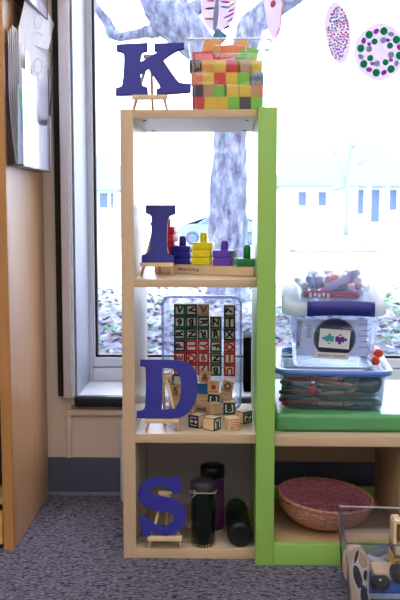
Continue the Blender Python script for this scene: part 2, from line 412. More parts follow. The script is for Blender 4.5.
# parked car behind the trunk
def car(cx, Y, label, Lm=4.5):
    c = empty('car', (cx, Y, GZ), label=label, cat='car')
    prof = [(-2.2, .35), (-2.22, .75), (-1.95, .95), (-1.2, 1.0), (-.55, 1.42), (.75, 1.45), (1.5, 1.05), (2.15, .95), (2.25, .6), (2.2, .35)]
    b = MB(); b.poly(prof, 0, 1.75, mat('silver_blue_car_paint', (110, 130, 160), .25, .03, 2)); b.build('car_body', c)
    g = MB(); g.poly([(-1.05, 1.0), (-.5, 1.36), (.05, 1.38), (.05, 1.0)], -.012, 0, m_hg); g.poly([(.13, 1.0), (.13, 1.38), (.72, 1.39), (1.3, 1.03)], -.012, 0, m_hg); g.build('window_pane', c)
    for x in (-1.4, 1.4):
        wM = T(x, .1, .33) @ RX(90)
        wl = MB(); wl.lathe([(.33, -.1), (.33, .12)], mat('tyre_rubber', (70, 74, 88), .8), 20, M=wM); wl.lathe([(.2, -.1), (.2, .13)], m_hg, 16, M=wM); wl.build('wheel', c)
car(tp(222, 240, 41).x, 41, 'pale blue car parked across the street, behind the tree')
# low plants under the window on the right
def plant(px, py, s, label, col):
    p = onZ(px, py, GZ); r = empty('ground_cover_plant', p, label=label, cat='plant', group='low plants outside')
    b = MB(); m = mat('plant_leaf_%d' % col[1], col, .6)
    for k in range(26):
        a = random.uniform(0, 6.28); R = s*random.uniform(.15, 1); h = s*random.uniform(.3, 1.1); L = s*.32
        q = Vector((R*math.cos(a), R*math.sin(a), h)); d = Vector((math.cos(a), math.sin(a), random.uniform(-.3, .7)))*L; sdv = Vector((-math.sin(a), math.cos(a), .2))*L*.45
        b.quad([q-d*.2, q+d*.4-sdv, q+d, q+d*.4+sdv], m)
    b.build('leaves', r)
    t = MB()
    for k in range(5):
        a = k*1.26; t.tube([(0, 0, 0), (s*.3*math.cos(a), s*.3*math.sin(a), s*.4), (s*.5*math.cos(a), s*.5*math.sin(a), s*.7)], s*.02, m, 5)
    t.build('stem', r)
for a in ((384, 308, .26, 'bright green leafy plant outside, right of the marker bin', (104, 158, 84)), (398, 318, .24, 'green plant outside at the right edge, beside the marker bin', (96, 140, 84)),
          (392, 345, .2, 'dull green sprig outside, above the orange marker caps', (104, 130, 112)), (150, 330, .18, 'small green sprig outside, left of the letter block bin', (120, 152, 132)),
          (278, 318, .2, 'grey-green plant outside, between green panel and latch box', (100, 132, 120)), (112, 336, .15, 'low leafy plant outside, left of the tall shelf', (120, 140, 118))): plant(*a)

# ================================================================== LEFT CABINET
CX = -.455; CY0, CY1 = 1.8177, 2.194
cab = empty('wooden_cabinet', (CX-.4, 2.0, 0), label='tall honey-coloured oak cabinet at the left edge with an open front', cat='cabinet')
cM = T(.4-CX, -2.0, 0)
o = MB().box(CX-.02, CX, CY0+.012, CY1, 0, 1.6, OAK, M=cM); o.build('side_panel', cab)
e = MB(); e.box(CX-.022, CX+.001, CY0-.004, CY0+.012, .0, 1.6, OAKE, .002, M=cM); e.build('edge_strip', cab, label='darker orange front edging')
MB().box(CX-.82, CX-.8, CY0, CY1, 0, 1.6, OAK, M=cM).build('side_panel', cab)
MB().box(CX-.8, CX-.02, CY1-.01, CY1, .0, 1.6, OAK, M=cM).build('back_panel', cab)
MB().box(CX-.8, CX-.02, CY0, CY1, 1.58, 1.6, OAK, M=cM).build('top_panel', cab)
MB().box(CX-.8, CX-.02, CY0+.01, CY1, PZ(506, 1.83), PZ(506, 1.83)+.018, OAK, M=cM).build('shelf', cab)
MB().box(CX-.8, CX-.02, CY0+.01, CY1, .80, .818, OAK, M=cM).build('shelf', cab)
d = MB(); d.box(CX-.8, CX-.024, CY0, CY0+.018, .012, PZ(514, 1.82), wood('oak_drawer', (206, 152, 84), (222, 172, 104), stretch=(.8, 9, 9)), .002, M=cM); dw = d.build('drawer_front', cab)
bk = MB(); bk.box(-.14, .14, -.12, .12, 0, .24, mat('dark_grey_fabric', (44, 40, 48), .9), .02)
bk.build('storage_box', loc=(CX-.18, 2.0, PZ(506, 1.83)+.018), label='dark box inside the oak cabinet, on its lower shelf', cat='box')

# literature holder on the cabinet side
hz0, hz1 = .832, 1.085; HY0, HY1 = 1.83, 2.10; HX = -.418
DK = clear('holder_acrylic', tint=(.96, .96, .99), base=.015, edge=.3)
DKE = mat('acrylic_dark_edge', (70, 66, 100), .2)
def holder(z0, z1, y0, y1, label):
    h = empty('brochure_holder', (CX, (y0+y1)/2, z0), label=label, cat='brochure holder')
    M = T(-CX, -(y0+y1)/2, -z0)
    MB().box(CX, CX+.002, y0, y1, z0, z1, DK, M=M).build('back_plate', h)
    MB().box(HX-.002, HX, y0, y1, z0, z1-.05, DK, M=M).build('front_plate', h)
    MB().box(CX+.002, HX-.002, y0, y1, z0, z0+.003, DKE, M=M).build('bottom_plate', h)
    s = MB(); s.box(CX+.002, HX, y0, y0+.002, z0+.003, z1, DK, M=M); s.box(CX+.0005, CX+.0028, y0-.001, y0+.003, z0, z1, DKE, M=M); s.build('end_plate', h)
    s = MB(); s.box(CX+.002, HX, y1-.002, y1, z0+.003, z1, DK, M=M); s.box(HX-.001, HX+.0008, y1-.003, y1+.001, z0, z1-.01, DKE, M=M); s.build('end_plate', h)
    return h
holder(hz0, hz1, HY0, HY1, 'clear acrylic brochure holder full of papers, on the cabinet side')
holder(PZ(-7, 1.86), PZ(-7, 1.86)+.25, HY0, HY1, 'upper clear acrylic brochure holder, cut off by the top edge')
def sheet(name, pts, m, label, cat, group=None, th=.0008, marks=None):
    """a sheet given by its outline in (y, z) and a curve x(y, z)"""
    b = MB(); n = len(pts)
    a = [Vector((p[0], p[1], max(p[2], hz0+.0036))) for p in pts]; c = sum(a, Vector())/n
    for off in (0, th):
        vs = [b.bm.verts.new((p[0]+off-c[0], p[1]-c[1], p[2]-c[2])) for p in a]
        f = b.bm.faces.new(vs if off else vs[::-1]); f.material_index = b.mi(m)
        if off: top = vs
        else: bot = vs
    for k in range(n): f = b.bm.faces.new((bot[k], bot[(k+1) % n], top[(k+1) % n], top[k])); f.material_index = b.mi(m)
    bmesh.ops.triangulate(b.bm, faces=[f for f in b.bm.faces if len(f.verts) > 4])
    o = b.build(name, loc=c, label=label, cat=cat, group=group); return o, c
PAP = [sheer('sheet_%d' % k, c, .08) for k, c in enumerate(((248, 247, 252), (240, 236, 246), (252, 251, 254)))]
# bundle of sheets curved in the holder (profile curve in x along z, near the cabinet)
for k in range(6):
    x0 = CX+.006+.0035*k; b = MB(); rows = []
    ztop = PZ(34-3*(k % 3), 1.86)
    for j in range(9):
        t = j/8; z = hz0+.004+(ztop-hz0)*t; bow = .010*math.sin(PI*min(1, t*1.2))*(1-k/7)
        rows.append((x0+bow*(-.3)+.012*(1-t)**2*(1-k/6), z))
    for th in (0,):
        L = [[(x-CX, y-2.0, z-hz0), (x-CX+.001, y-2.0, z-hz0)] for x, z in rows for y in (0,)]
    rings = [[(x-CX, -.135+.004*k, z-hz0), (x-CX+.0014, -.135+.004*k, z-hz0), (x-CX+.0014, .07, z-hz0), (x-CX, .07, z-hz0)] for x, z in rows]
    b.loft(rings, PAP[k % 3], smooth=False)
    wh = ('nearest the cabinet', 'second from the cabinet', 'third from the cabinet', 'fourth from the cabinet', 'fifth from the cabinet', 'outermost of the curled stack')[k]
    b.build('paper_sheet', loc=(CX, 1.97, hz0), label='curled white handout in the lower brochure holder, ' + wh, cat='paper', group='papers in the brochure holder')
def P(px, py, Y): return tuple(onY(px, py, Y))
# drawing sheet leaning out of the holder; booklet with cut-out front; upper drawing
X1 = HX-.012
def onX(px, py, X):
    d = ray(px, py); t = X/d.x; return (X, d.y*t, d.z*t+EYE)
m_pencil = mat('pencil_line', (176, 172, 200), .8)
def drawing(o, c, strokes, X):
    b = MB()
    for st in strokes:
        pts = [Vector(onX(px, py, X+.0014))-c for px, py in st]; b.tube(pts, .0005, m_pencil, 4)
    b.build('pencil_drawing', o)
o, c = sheet('paper_sheet', [onX(22, 170, X1), onX(25, 34, X1), onX(54.2, 54, X1), onX(48, 120, X1), onX(46, 170, X1)], PAP[0], 'white sheet with a faint pencil drawing, leaning out of the lower holder', 'paper', 'papers in the brochure holder')
drawing(o, c, [[(34, 62), (38, 58), (42, 62), (42, 70), (38, 74), (34, 70), (34, 62)], [(38, 75), (36, 84), (40, 90), (44, 96)], [(34, 80), (44, 80)], [(36, 66), (37, 67)], [(40, 66), (41, 67)]], X1)
X2 = HX-.03
o, c = sheet('paper_sheet', [onX(15, 50, X2), onX(23, -2, X2), onX(33, -5, X2), onX(54, 23, X2), onX(47, 52, X2)] if False else [onX(16, 40, -.44), onX(24.5, 0, -.43), onX(36, -8, -.425), onX(54, 24, -.42), onX(48, 50, -.42)], PAP[2], 'white sheet with faint pencil marks hanging from the upper holder', 'paper', 'papers in the brochure holder')
drawing(o, c, [[(34, 18), (38, 14), (42, 20), (40, 28), (35, 28), (34, 18)], [(33, 34), (38, 32), (43, 36)]], -.42)
X3 = HX-.004
m_book = mat('glossy_booklet', (246, 247, 252), .25, .01)
bko, c = sheet('booklet', [onX(25.5, 169, X3), onX(25, 56, X3), onX(26, 51, X3), onX(28.5, 54, X3), onX(30, 64, X3), onX(30.5, 96, X3), onX(32, 112, X3), onX(35, 121, X3), onX(40, 125, X3), onX(46, 126, X3), onX(48.5, 119, X3), onX(50, 116, X3), onX(50.5, 172, X3)], m_book, 'white booklet with a curved cut-out, at the front of the lower holder', 'booklet')
lf_ = MB(); X4 = HX-.0075
g1 = mat('booklet_green', (150, 205, 120), .4)
lf_.bm.free(); o, c = sheet('booklet', [onX(18, 166, X4), onX(17.5, 84, X4), onX(30, 82, X4), onX(37, 84, X4), onX(37.5, 120, X4), onX(35, 168, X4)], sheer('pale_blue_page', (214, 228, 240), .25), 'pale leaflet with green grass pattern behind the white booklet', 'booklet')
gg = MB()
for pts in ([(19, 88), (22, 118), (25, 158)], [(21, 90), (24, 120), (25, 164)], [(32, 92), (34, 90), (35.5, 98), (36, 112)]):
    gg.tube([Vector(onX(px, py, X4+.0016))-c for px, py in pts], .0022, g1, 5)
gg.build('grass_print', o, label='green grass printed stripe')

# ================================================================== TALL BOOKCASE
FY = 1.78; BYK = 2.08
X0, X0i, XG0, XG1 = -.2100, -.1835, .0695, .1075
zt1, zt0 = PZ(109, FY), PZ(118, FY)
zs2, zs2b = PZ(279.5, FY), PZ(287.5, FY)
zs3, zs3b = PZ(434.5, FY), PZ(443.5, FY)
zb = PZ(550, FY)
tall = empty('bookcase', (X0, FY, 0), label='tall narrow birch bookcase with open cells and a lime green right side', cat='bookcase')
tM = T(-X0, -FY, 0)
def board(x0, x1, y0, y1, z0, z1, face, edge, name, root, M, mm=None, **kw):
    b = MB(); b.box(x0, x1, y0+.0015, y1, z0, z1, face, M=M); b.box(x0, x1, y0, y0+.0015, z0, z1, edge, .0006, M=M); return b.build(name, root, **kw)
board(X0, X0i, FY, BYK, 0, zt1, MELA, BIRCH_V, 'side_panel', tall, tM)
board(X0i, XG0, FY+.001, BYK, zt0, zt1-.0005, MELA_H, BIRCH_H, 'top_board', tall, tM)
board(X0i, XG0, FY+.001, BYK, zs2b, zs2, MELA_H, BIRCH_H, 'shelf', tall, tM)
board(X0i, XG0, FY+.001, BYK, zs3b, zs3, MELA_H, BIRCH_H, 'shelf', tall, tM)
board(X0i, XG0, FY+.001, BYK, 0, zb, MELA_H, BIRCH_H, 'bottom_board', tall, tM)
MB().box(X0i, XG0, BYK-.004, BYK, zb, zs3b, mat('taupe_back_board', (196, 188, 196), .7, .05, 10), M=tM).build('back_board', tall)
MB().box(XG0, XG1, 1.748, BYK, 0, PZ(107, 1.748), GREEN, .001, M=tM).build('side_panel', tall, label='lime green side panel')
for x in (X0i+.02, XG0-.02):
    for y in (FY+.04, BYK-.04): sc = MB(); sc.lathe([(.004, -.0015), (.004, 0)], mat('shelf_pin_cap', (120, 110, 110), .5), 10, c=(x, y, zt0), M=tM); sc.build('screw_cap', tall)

# ================================================================== LOW UNIT
LX0, LX1 = XG1+.0005, .72
zl1, zl0 = PZ(435, 1.76), PZ(445.5, 1.76)
low = empty('low_shelf', (LX0, 1.75, 0), label='low birch shelf unit with lime green rails, right of the tall bookcase', cat='shelf')
lM = T(-LX0, -1.75, 0)
board(LX0, LX1, 1.757, BYK, zl0, zl1, MELA_H, BIRCH_H, 'top_board', low, lM)
zk = PZ(543.5, 1.75)
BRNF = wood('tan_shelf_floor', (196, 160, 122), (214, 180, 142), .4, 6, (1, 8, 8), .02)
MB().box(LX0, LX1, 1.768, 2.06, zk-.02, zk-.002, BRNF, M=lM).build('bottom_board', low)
MB().box(LX0, LX1, 1.75, 1.768, 0, zk, GREEN, .001, M=lM).build('front_rail', low, label='lime green front rail')
MB().box(LX0, LX1, 2.062, 2.08, .0, PZ(486, 2.07), GREEN, .001, M=lM).build('rear_rail', low, label='lime green rear rail')
xr = PX(399.5, 1.77, 500)
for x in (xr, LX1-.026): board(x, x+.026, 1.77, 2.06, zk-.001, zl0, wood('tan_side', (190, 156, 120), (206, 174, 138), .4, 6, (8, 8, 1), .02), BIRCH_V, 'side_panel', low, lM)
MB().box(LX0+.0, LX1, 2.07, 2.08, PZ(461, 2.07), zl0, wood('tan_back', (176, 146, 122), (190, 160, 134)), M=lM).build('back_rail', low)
# green mat
zm0 = zl1; zm1 = PZ(414, 1.79)
gm = MB(); gm.box(.004, .62, 0, .40, 0, zm1-zm0, mat('green_vinyl', (86, 156, 98), .35, .05, 6), .009, seg=3)
gmo = gm.build('folded_mat', loc=(XG1+.0, 1.79, zm0), label='thick green vinyl pad lying on the low shelf under the tubs', cat='mat')
MB().box(.02, .62, -.0012, .0, .0005, .0035, mat('mat_seam', (60, 90, 66), .6)).build('seam', gmo)

# white box on the floor behind
wb = MB(); wb.box(0, .16, 0, .055, 0, .22, mat('white_plastic', (206, 204, 220), .4, .02), .02, seg=3)
wb.build('plastic_box', loc=(PX(119.5, 2.12, 460), 2.115, 0), label='white rounded plastic box on the floor, peeking from behind the tall bookcase', cat='box')
# black box on sill
MB().box(0, .082, 0, .09, 0, .145, mat('matte_black_box', (6, 6, 8), .8, spec=.1), .003).build('black_box', loc=(PX(243.5, 2.25, 380), 2.25, WZ0+.002), label='black box on the window sill behind the letter blocks', cat='box')

# ================================================================== LETTERS AND EASELS
ez = empty('display_easel', (0, 0, 0), cat='easel')
TILT = 13
eM = RX(-TILT)
tl = math.tan(math.radians(TILT))
for sx_ in (-1, 1):
    l = MB(); l.tube([(sx_*.035, 0, 0), (sx_*.004, .117*tl, .117)], .0042, SMALLW, 4); l.build('front_leg', ez)
l = MB(); l.tube([(0, .117*tl-.003, .108), (0, .068, 0)], .0042, SMALLW, 4); l.build('rear_leg', ez)
MB().box(-.016, .016, -.004, .004, -.004, .004, SMALLW, .0008, M=T(0, .112*tl, .113)).build('top_bar', ez)
MB().box(-.036, .036, -.018, -.002, .021, .030, SMALLW, .0012).build('ledge', ez)
def scan(cx, base, Y, pts):
    s = Y/F; return [((x-cx)*s, (base-y)*s/math.cos(math.radians(TILT))) for x, y in pts]
OUT = {}
OUT['K'] = (1.80, 150, 94.2, [[(117, 44.4), (147, 43), (147, 50), (142.5, 51), (140.4, 54), (140.2, 62.5), (158, 52), (156.5, 50.4), (154.4, 50), (154.4, 43.6), (183, 43), (183, 48), (176, 50), (168, 55), (162.4, 60), (176.5, 81), (180, 83.5), (190, 84.4), (190, 91.5), (157, 94.2), (157, 89), (160.5, 88), (161, 86), (148.5, 67.5), (140.2, 73), (140.6, 83), (142.5, 86), (147.5, 87.5), (148, 94), (117, 94.4), (117, 88), (121.5, 87), (123.8, 84), (125, 54), (122, 51), (117, 50)]])
OUT['I'] = (1.875, 157, 261, [[(145.8, 204.7), (174.8, 204.7), (174.8, 212.8), (169.8, 214.2), (167, 218), (166.5, 249.5), (168.8, 253.7), (173.4, 255.3), (173.4, 261), (142.3, 261), (142.3, 254.8), (148.3, 252.8), (151, 248.5), (151.9, 218), (150.3, 213.8), (145.8, 212)]])
OUT['D'] = (1.80, 162.5, 418.5, [[(139.6, 361), (182.5, 361), (191.5, 365), (197, 374), (198.4, 387), (197, 399), (191.5, 410.5), (184, 416.5), (176, 418.3), (137, 418.5), (137, 411.8), (143, 411), (145.7, 407.5), (145.7, 370), (144, 367.3), (139.6, 366.8)], [(161.5, 368.6), (171.5, 368.6), (178, 372), (181.4, 380), (182, 391), (180, 403), (175, 409.5), (161.5, 410.3)]])
OUT['S'] = (1.785, 165, 535.5, [[(130+x/5.714, 470+y/5.714) for x, y in [(238, 42), (285, 35), (292, 135), (248, 138), (235, 115), (205, 97), (165, 89), (130, 95), (110, 115), (110, 138), (140, 152), (220, 158), (280, 180), (315, 220), (325, 260), (315, 310), (280, 350), (220, 370), (160, 365), (122, 350), (110, 372), (68, 378), (52, 265), (85, 262), (105, 290), (145, 315), (190, 325), (230, 315), (252, 290), (252, 258), (235, 243), (190, 238), (120, 230), (70, 205), (42, 160), (42, 115), (70, 72), (120, 45), (180, 43), (222, 60)]]])
for nm, zz, cx, lab in (('K', zt1, 150, 'on top of the bookcase'), ('I', zs2, 157, 'in the upper cell of the bookcase'), ('D', zs3, 162.5, 'in the middle cell of the bookcase'), ('S', zb, 165, 'in the bottom cell of the bookcase')):
    Y, cx, base, sp = OUT[nm]
    e_ = ez if nm == 'K' else copy_tree(ez)
    X = PX(cx, Y, base); e_.location = (X, Y+.004, zz)
    tag(e_, 'small wooden easel holding the blue letter %s %s' % (nm, lab), 'easel', 'small easels holding letters')
    splines = [chaikin(scan(cx, base, Y, s), 2) for s in sp]
    me = curve_mesh(splines, .0042, .0008, BLUEL, 'wooden_letter')
    M = T(X, Y-.005, zz+.0305) @ RX(-TILT)
    mobj('wooden_letter', me, M=M, label='violet-blue wooden letter %s on its easel %s' % (nm, lab), cat='letter', group='blue wooden letters')

# ================================================================== TUB OF COLOURED CUBES
TBY = 1.905; tw0, tw1, td0, td1, thh = .150, .172, .110, .126, .152
tx = (PX(192, 1.85, 100)+PX(267, 1.85, 100))/2
tub = empty('storage_tub', (tx, TBY, zt1), label='clear plastic tub of coloured cubes on top of the bookcase', cat='tub')
SOFT = clear('soft_clear', rough=.1, base=.012, edge=.38, bodyfac=.04, body=(225, 232, 250))
bb_ = bin_body(tw0, td0, tw1, td1, thh, .012, .0016, SOFT); bb_.build('tub_body', tub)
bin_rim(tw1, td1, thh, .012, .004, .004, clear('acrylic_edge', rough=.1, base=.3, edge=.8, bodyfac=.3)).build('rim', tub)
hp = [(x*1.0, -td1/2-.0015, .128+z) for x, z in [(.034*a, .009*b) for a, b in ((-1, -.6), (-.9, -1), (.9, -1), (1, -.6), (1, .6), (.9, 1), (-.9, 1), (-1, .6), (-1, -.6))]]
MB().tube(hp, .0014, MATS['acrylic_edge'], 6).build('handle_opening', tub)
CC = dict(red=(236, 36, 44), yellow=(255, 208, 30), orange=(252, 132, 44), green=(128, 212, 46), black=(38, 32, 44), tan=(206, 160, 116), blue=(70, 130, 180), amber=(248, 168, 30))
def cmat(n): return mat('cube_' + n, CC[n], .5, .04, 40)
cube_me = {}
def cube(px, py, wpx, hpx, col, Y, rot, label, dep=None, cat='block', extra=None):
    s = Y/F; wd, hh = wpx*s, hpx*s; d = dep or min(wd, hh)
    if extra is None:
        b = MB().box(-wd/2, wd/2, -d/2, d/2, -hh/2, hh/2, cmat(col), .0012)
    else:
        b = MB().box(-wd/2, wd/2, -d/2, d/2, -hh/2, hh/2, cmat(col), .0012)
        extra(b, wd, d, hh)
    p = onY(px, py, Y); p.y += d/2
    return b.build('wooden_cube', M=T(*p) @ RY(rot), label=label, cat=cat, group='coloured cubes in the clear tub')
YF = 1.858
names = ['first', 'second', 'third', 'fourth', 'fifth', 'sixth']
def xo(px, row): return px
def pic(b, w_, d, h):
    for k in range(5):
        a = random.uniform(0, 6); b.box(-w_*.3, w_*.3, -d/2-.0006, -d/2, -.001, .001, cmat('tan'), M=T(random.uniform(-.003, .003), 0, random.uniform(-h*.3, h*.3)) @ RY(math.degrees(a)))
def spot(b, w_, d, h): b.lathe([(w_*.4, 0), (w_*.4, .0008)], cmat('tan'), 16, M=T(-w_*.15, -d/2, 0) @ RX(90))
rows = [
 (102.8, 12.4, [(197, 'red'), (209.6, 'yellow'), (221.6, 'yellow'), (233.8, 'green'), (246, 'black'), (258, 'green')], 'bottom row'),
 (90.8, 11.6, [(196.6, 'black'), (207, 'tan'), (218, 'green'), (233, 'yellow'), (246.2, 'yellow'), (258.4, 'orange')], 'second row up'),
 (78.6, 12.4, [(195.6, 'orange'), (207.2, 'yellow'), (219.6, 'red'), (231.8, 'yellow'), (244.5, 'green'), (259, 'blue')], 'third row up'),
 (66.2, 12.2, [(194, 'black'), (207, 'amber'), (219.8, 'yellow'), (232, 'red'), (247, 'tan'), (257.5, 'yellow')], 'fourth row up')]
SX = {}
for r_, (py, s_, cols, rn) in enumerate(rows):
    for i, (px, cn) in enumerate(cols):
        ex = pic if (r_, i) in ((3, 0), (2, 5)) else (spot if (r_, i) == (1, 5) else None)
        px2 = 227.5+(px-227.5)*.955
        cube(px2, py, 11.9, 12.0, cn, YF, 0 if r_ < 3 else random.uniform(-4, 4), '%s cube in the %s of the clear tub, %s from the left' % (cn if ex is None else ('%s picture' % cn), rn, names[i]), extra=ex)
for px, py, w_, h_, cn, Y, rot, lab in (
   (203, 57.5, 21, 11.5, 'red', 1.87, -4, 'red rectangular block lying above the fourth row in the clear tub'),
   (217, 55.5, 8, 9, 'red', 1.885, 8, 'small red block leaning above the yellow cube in the clear tub'),
   (249, 68, 11, 11, 'red', 1.875, -24, 'tilted red cube at the right of the clear tub') if False else (252, 54, 12, 11, 'green', 1.885, 12, 'green cube near the top right of the clear tub'),
   (212, 46, 17, 14, 'amber', 1.882, 12, 'orange block tilted near the top left of the heap in the clear tub'),
   (229, 51, 25, 12, 'orange', 1.90, -8, 'long orange block at the top of the heap in the clear tub'),
   (241, 45, 14, 10, 'amber', 1.93, -25, 'orange block at the very top of the heap in the clear tub'),
   (243, 57, 12, 12, 'green', 1.875, 32, 'green block tilted beside the handle of the clear tub'),
   (220, 35, 12, 8, 'blue', 1.93, 35, 'pale blue block poking above the clear tub rim')):
    cube(px, py, w_, h_, cn, Y, rot, lab, dep=.02)
# blocks behind the front row
for r_ in range(4):
    for i in range(5):
        cn = ['yellow', 'red', 'orange', 'green', 'amber'][(r_*2+i*3) % 5]
        o_ = cube(0, 0, 12.2, 12.2, cn, YF, 0, '%s cube behind the front layer of the clear tub, %s row, %s column' % (cn, names[r_], names[i]))
        o_.matrix_basis = T(tx-.054+.027*i+random.uniform(-.002, .002), YF+.045, zt1+.004+.0135+.0272*r_) @ RZ(random.uniform(-14, 14)) if i < 5 else None
        o_.scale = (.9, .9, .98)

# ================================================================== PEG STACKER
pA, pB = onZ(150, 272.5, zs2), onZ(257, 277.2, zs2)
pA = Vector((PX(154, 1.985, 270), 1.985, zs2)); pB = Vector((XG0-.004, 1.862, zs2))
dv = (pB-pA); LB = dv.length; ang = math.atan2(dv.y, dv.x)
st = empty('peg_stacker', tuple(pA), (0, 0, ang), label='wooden peg stacking toy base with coloured pegs in the upper cell', cat='toy')
bh = .021; bd = .040
MB().box(0, LB, 0, bd, 0, bh, SMALLW, .0025).build('base_board', st)
lt = mobj('lettering', text_mesh('Melissa & Doug', .0085, mat('brand_ink', (50, 40, 34), .6), .00008, .3), st, M=T(LB*.36, -.0002, bh*.52), label='dark cursive lettering')
stM = T(*pA) @ RZ(math.degrees(ang))
cols = [('red', (206, 24, 40), 5), ('blue', (26, 24, 150), 3), ('yellow', (240, 222, 20), 3), ('purple', (96, 62, 190), 2), ('green', (10, 128, 66), 1)]
def uloc(px):     # distance along the base whose projection is px
    best = min((abs((lambda q: 200+F*(q-Vector((0, 0, EYE))).dot(RT)/((q-Vector((0, 0, EYE))).dot(FW)))(pA+dv*t+Vector((-math.sin(ang), math.cos(ang), 0))*.02)-px), t) for t in [k/300 for k in range(301)]); return best[1]*LB
for (cn, rgb, n), pxc, hw in zip(cols, (167, 183, 203.5, 224.5, 247), (10.5, 10.5, 11.5, 10.5, 10)):
    m = mat('stacker_' + cn, rgb, .35, .05); u = uloc(pxc); rr_ = .0075
    wd = .043; tk_ = .0165 if cn != 'blue' else .0135
    tz = bh+n*(tk_+.0006); top = tz+(.022 if cn != 'green' else .030)
    MB().lathe([(.0085, bh), (.0085, top-.006), (.0068, top-.002), (.003, top)], m, 14, c=(u, bd/2, 0)).build('peg', st, label=cn+' peg')
    for k in range(n):
        b = MB().box(-wd/2, wd/2, -bd*.5, bd*.5, 0, tk_, m, .0022)
        wh = ['bottom', 'second', 'third', 'fourth', 'fifth'][k] if n > 1 else 'only'
        b.build('stacking_piece', M=stM @ T(u, bd/2, bh+.0006+k*(tk_+.0004)) @ RZ(random.uniform(-7, 7)-math.degrees(ang)*(.5 if k % 2 == 0 else .35)), label='%s square wooden piece, %s on the %s peg of the stacker' % (cn, wh, cn), cat='toy piece', group='stacker pieces')

# ================================================================== LETTER BLOCKS AND THEIR BIN
BS = .0274; BY = 2.035
INK = {'green': mat('block_green', (20, 88, 68), .5), 'red': mat('block_red', (190, 26, 40), .5), 'navy': mat('block_navy', (30, 26, 84), .5), 'wood': mat('block_brown', (140, 84, 50), .6), 'blue': mat('block_blue', (30, 120, 190), .5)}
DARK = mat('letter_black', (24, 26, 34), .6); FACE = mat('block_face_white', (240, 236, 230), .6, .03)
bmesh_cache = {}
def block_mesh(col):
    if col in bmesh_cache: return bmesh_cache[col]
    b = MB(); h = BS/2; b.box(-h, h, -h, h, -h, h, BLOCKW, .0012)
    f = h*.985; t = .0043; y = -h-.0005
    if col != 'wood':
        mk = INK[col]
        b.box(-f, f, y, y+.001, f-t, f, mk); b.box(-f, f, y, y+.001, -f, -f+t, mk); b.box(-f, -f+t, y, y+.001, -f+t, f-t, mk); b.box(f-t, f, y, y+.001, -f+t, f-t, mk)
        b.box(-f+t, f-t, y+.0002, y+.001, -f+t, f-t, FACE if col != 'blue' else mk)
        for s in (1, -1):   # carved coloured side faces
            b.box(s*h, s*(h+.0004), -f, f, -f, -f+.0015, mk); b.box(s*h, s*(h+.0004), -f, f, f-.0015, f, mk)
    else:
        b.box(-f*.85, f*.85, y+.0003, y+.001, f*.72, f*.8, INK['wood']); b.box(-f*.85, f*.85, y+.0003, y+.001, -f*.8, -f*.72, INK['wood'])
    bmesh_cache[col] = b.mesh('alphabet_block'); return bmesh_cache[col]
def letter_block(M, ch, col, lrot, label, group='alphabet blocks', ink=None):
    o = mobj('alphabet_block', block_mesh(col), M=M, label=label, cat='block', group=group)
    if ch:
        me = text_mesh(ch, .0215, ink or (INK[col] if col in ('red', 'wood') else DARK), .0011)
        mobj('printed_letter', me, o, M=T(0, -BS/2-.0007, 0) @ RY(lrot))
    return o
colsx = [179.6, 191.3, 203.4, 215.8, 229.6]
data = [[('V', 'green', 8), ('6', 'green', 180), ('R', 'green', -90), ('P', 'navy', -90), ('E', 'red', -90), ('H', 'red', 0)],
        [('V', 'green', 80), ('B', 'green', 180), ('N', 'green', 90), ('I', 'red', 90), ('Q', 'red', 180), ('L', 'red', 0)],
        [('V', 'wood', 0), ('R', 'green', 90), ('R', 'green', 180), ('Y', 'red', 100), ('6', 'red', 0), ('L', 'red', 40)],
        [None, ('N', 'green', 0), ('R', 'green', 0), ('F', 'green', 80), ('N', 'green', 90), ('B', 'green', 180)],
        [('7', 'green', -80), ('J', 'green', 180), ('X', 'navy', 0), ('Q', 'red', 180), ('I', 'red', 0), ('U', 'red', 180)]]
cn5 = ['first', 'second', 'third', 'fourth', 'fifth']
for ci, col in enumerate(data):
    off = 0.9 if ci == 4 else (.5 if ci == 3 else 0)
    for ri, d_ in enumerate(col):
        if not d_: continue
        ch, cc, ro = d_
        p = onY(colsx[ci], 310+11.95*ri+off, BY-BS/2); p.y = BY
        nm = '%s-bordered' % cc if cc != 'wood' else 'plain wood'
        letter_block(T(*p) @ RY(random.uniform(-1.2, 1.2)), ch, cc, ro, '%s block with letter %s, %s column and %s row in the clear bin' % (nm, ch, cn5[ci], names[ri]), 'stacked letter blocks')
RED = mat('stamp_red', (200, 40, 40), .6); TEAL = mat('stamp_green', (50, 180, 130), .6)
def jb(px, py, Y, rz, ry, col, ch, lrot, label, extra=None, on=True, rx=0):
    p = onY(px, py, Y)
    if on: p.z = zs3+BS/2+.0008
    o = letter_block(T(*p) @ RZ(rz) @ RY(ry) @ RX(rx), ch, col, lrot, label, 'loose letter blocks')
    if extra: extra(o)
    return o
def dot(m, r):
    def f(o): MB().lathe([(r, 0), (r, .0006)], m, 16, M=T(0, -BS/2, 0) @ RX(90)).build('stamp', o)
    return f
def scribble(o):
    b = MB()
    for z in (.004, 0, -.005): b.box(-.010, .010, -BS/2-.0004, -BS/2, z-.0005, z+.0005, RED, M=RY(z*900))
    b.box(-.009, -.003, -BS/2-.0004, -BS/2, -.009, -.005, TEAL); b.build('stamp', o)
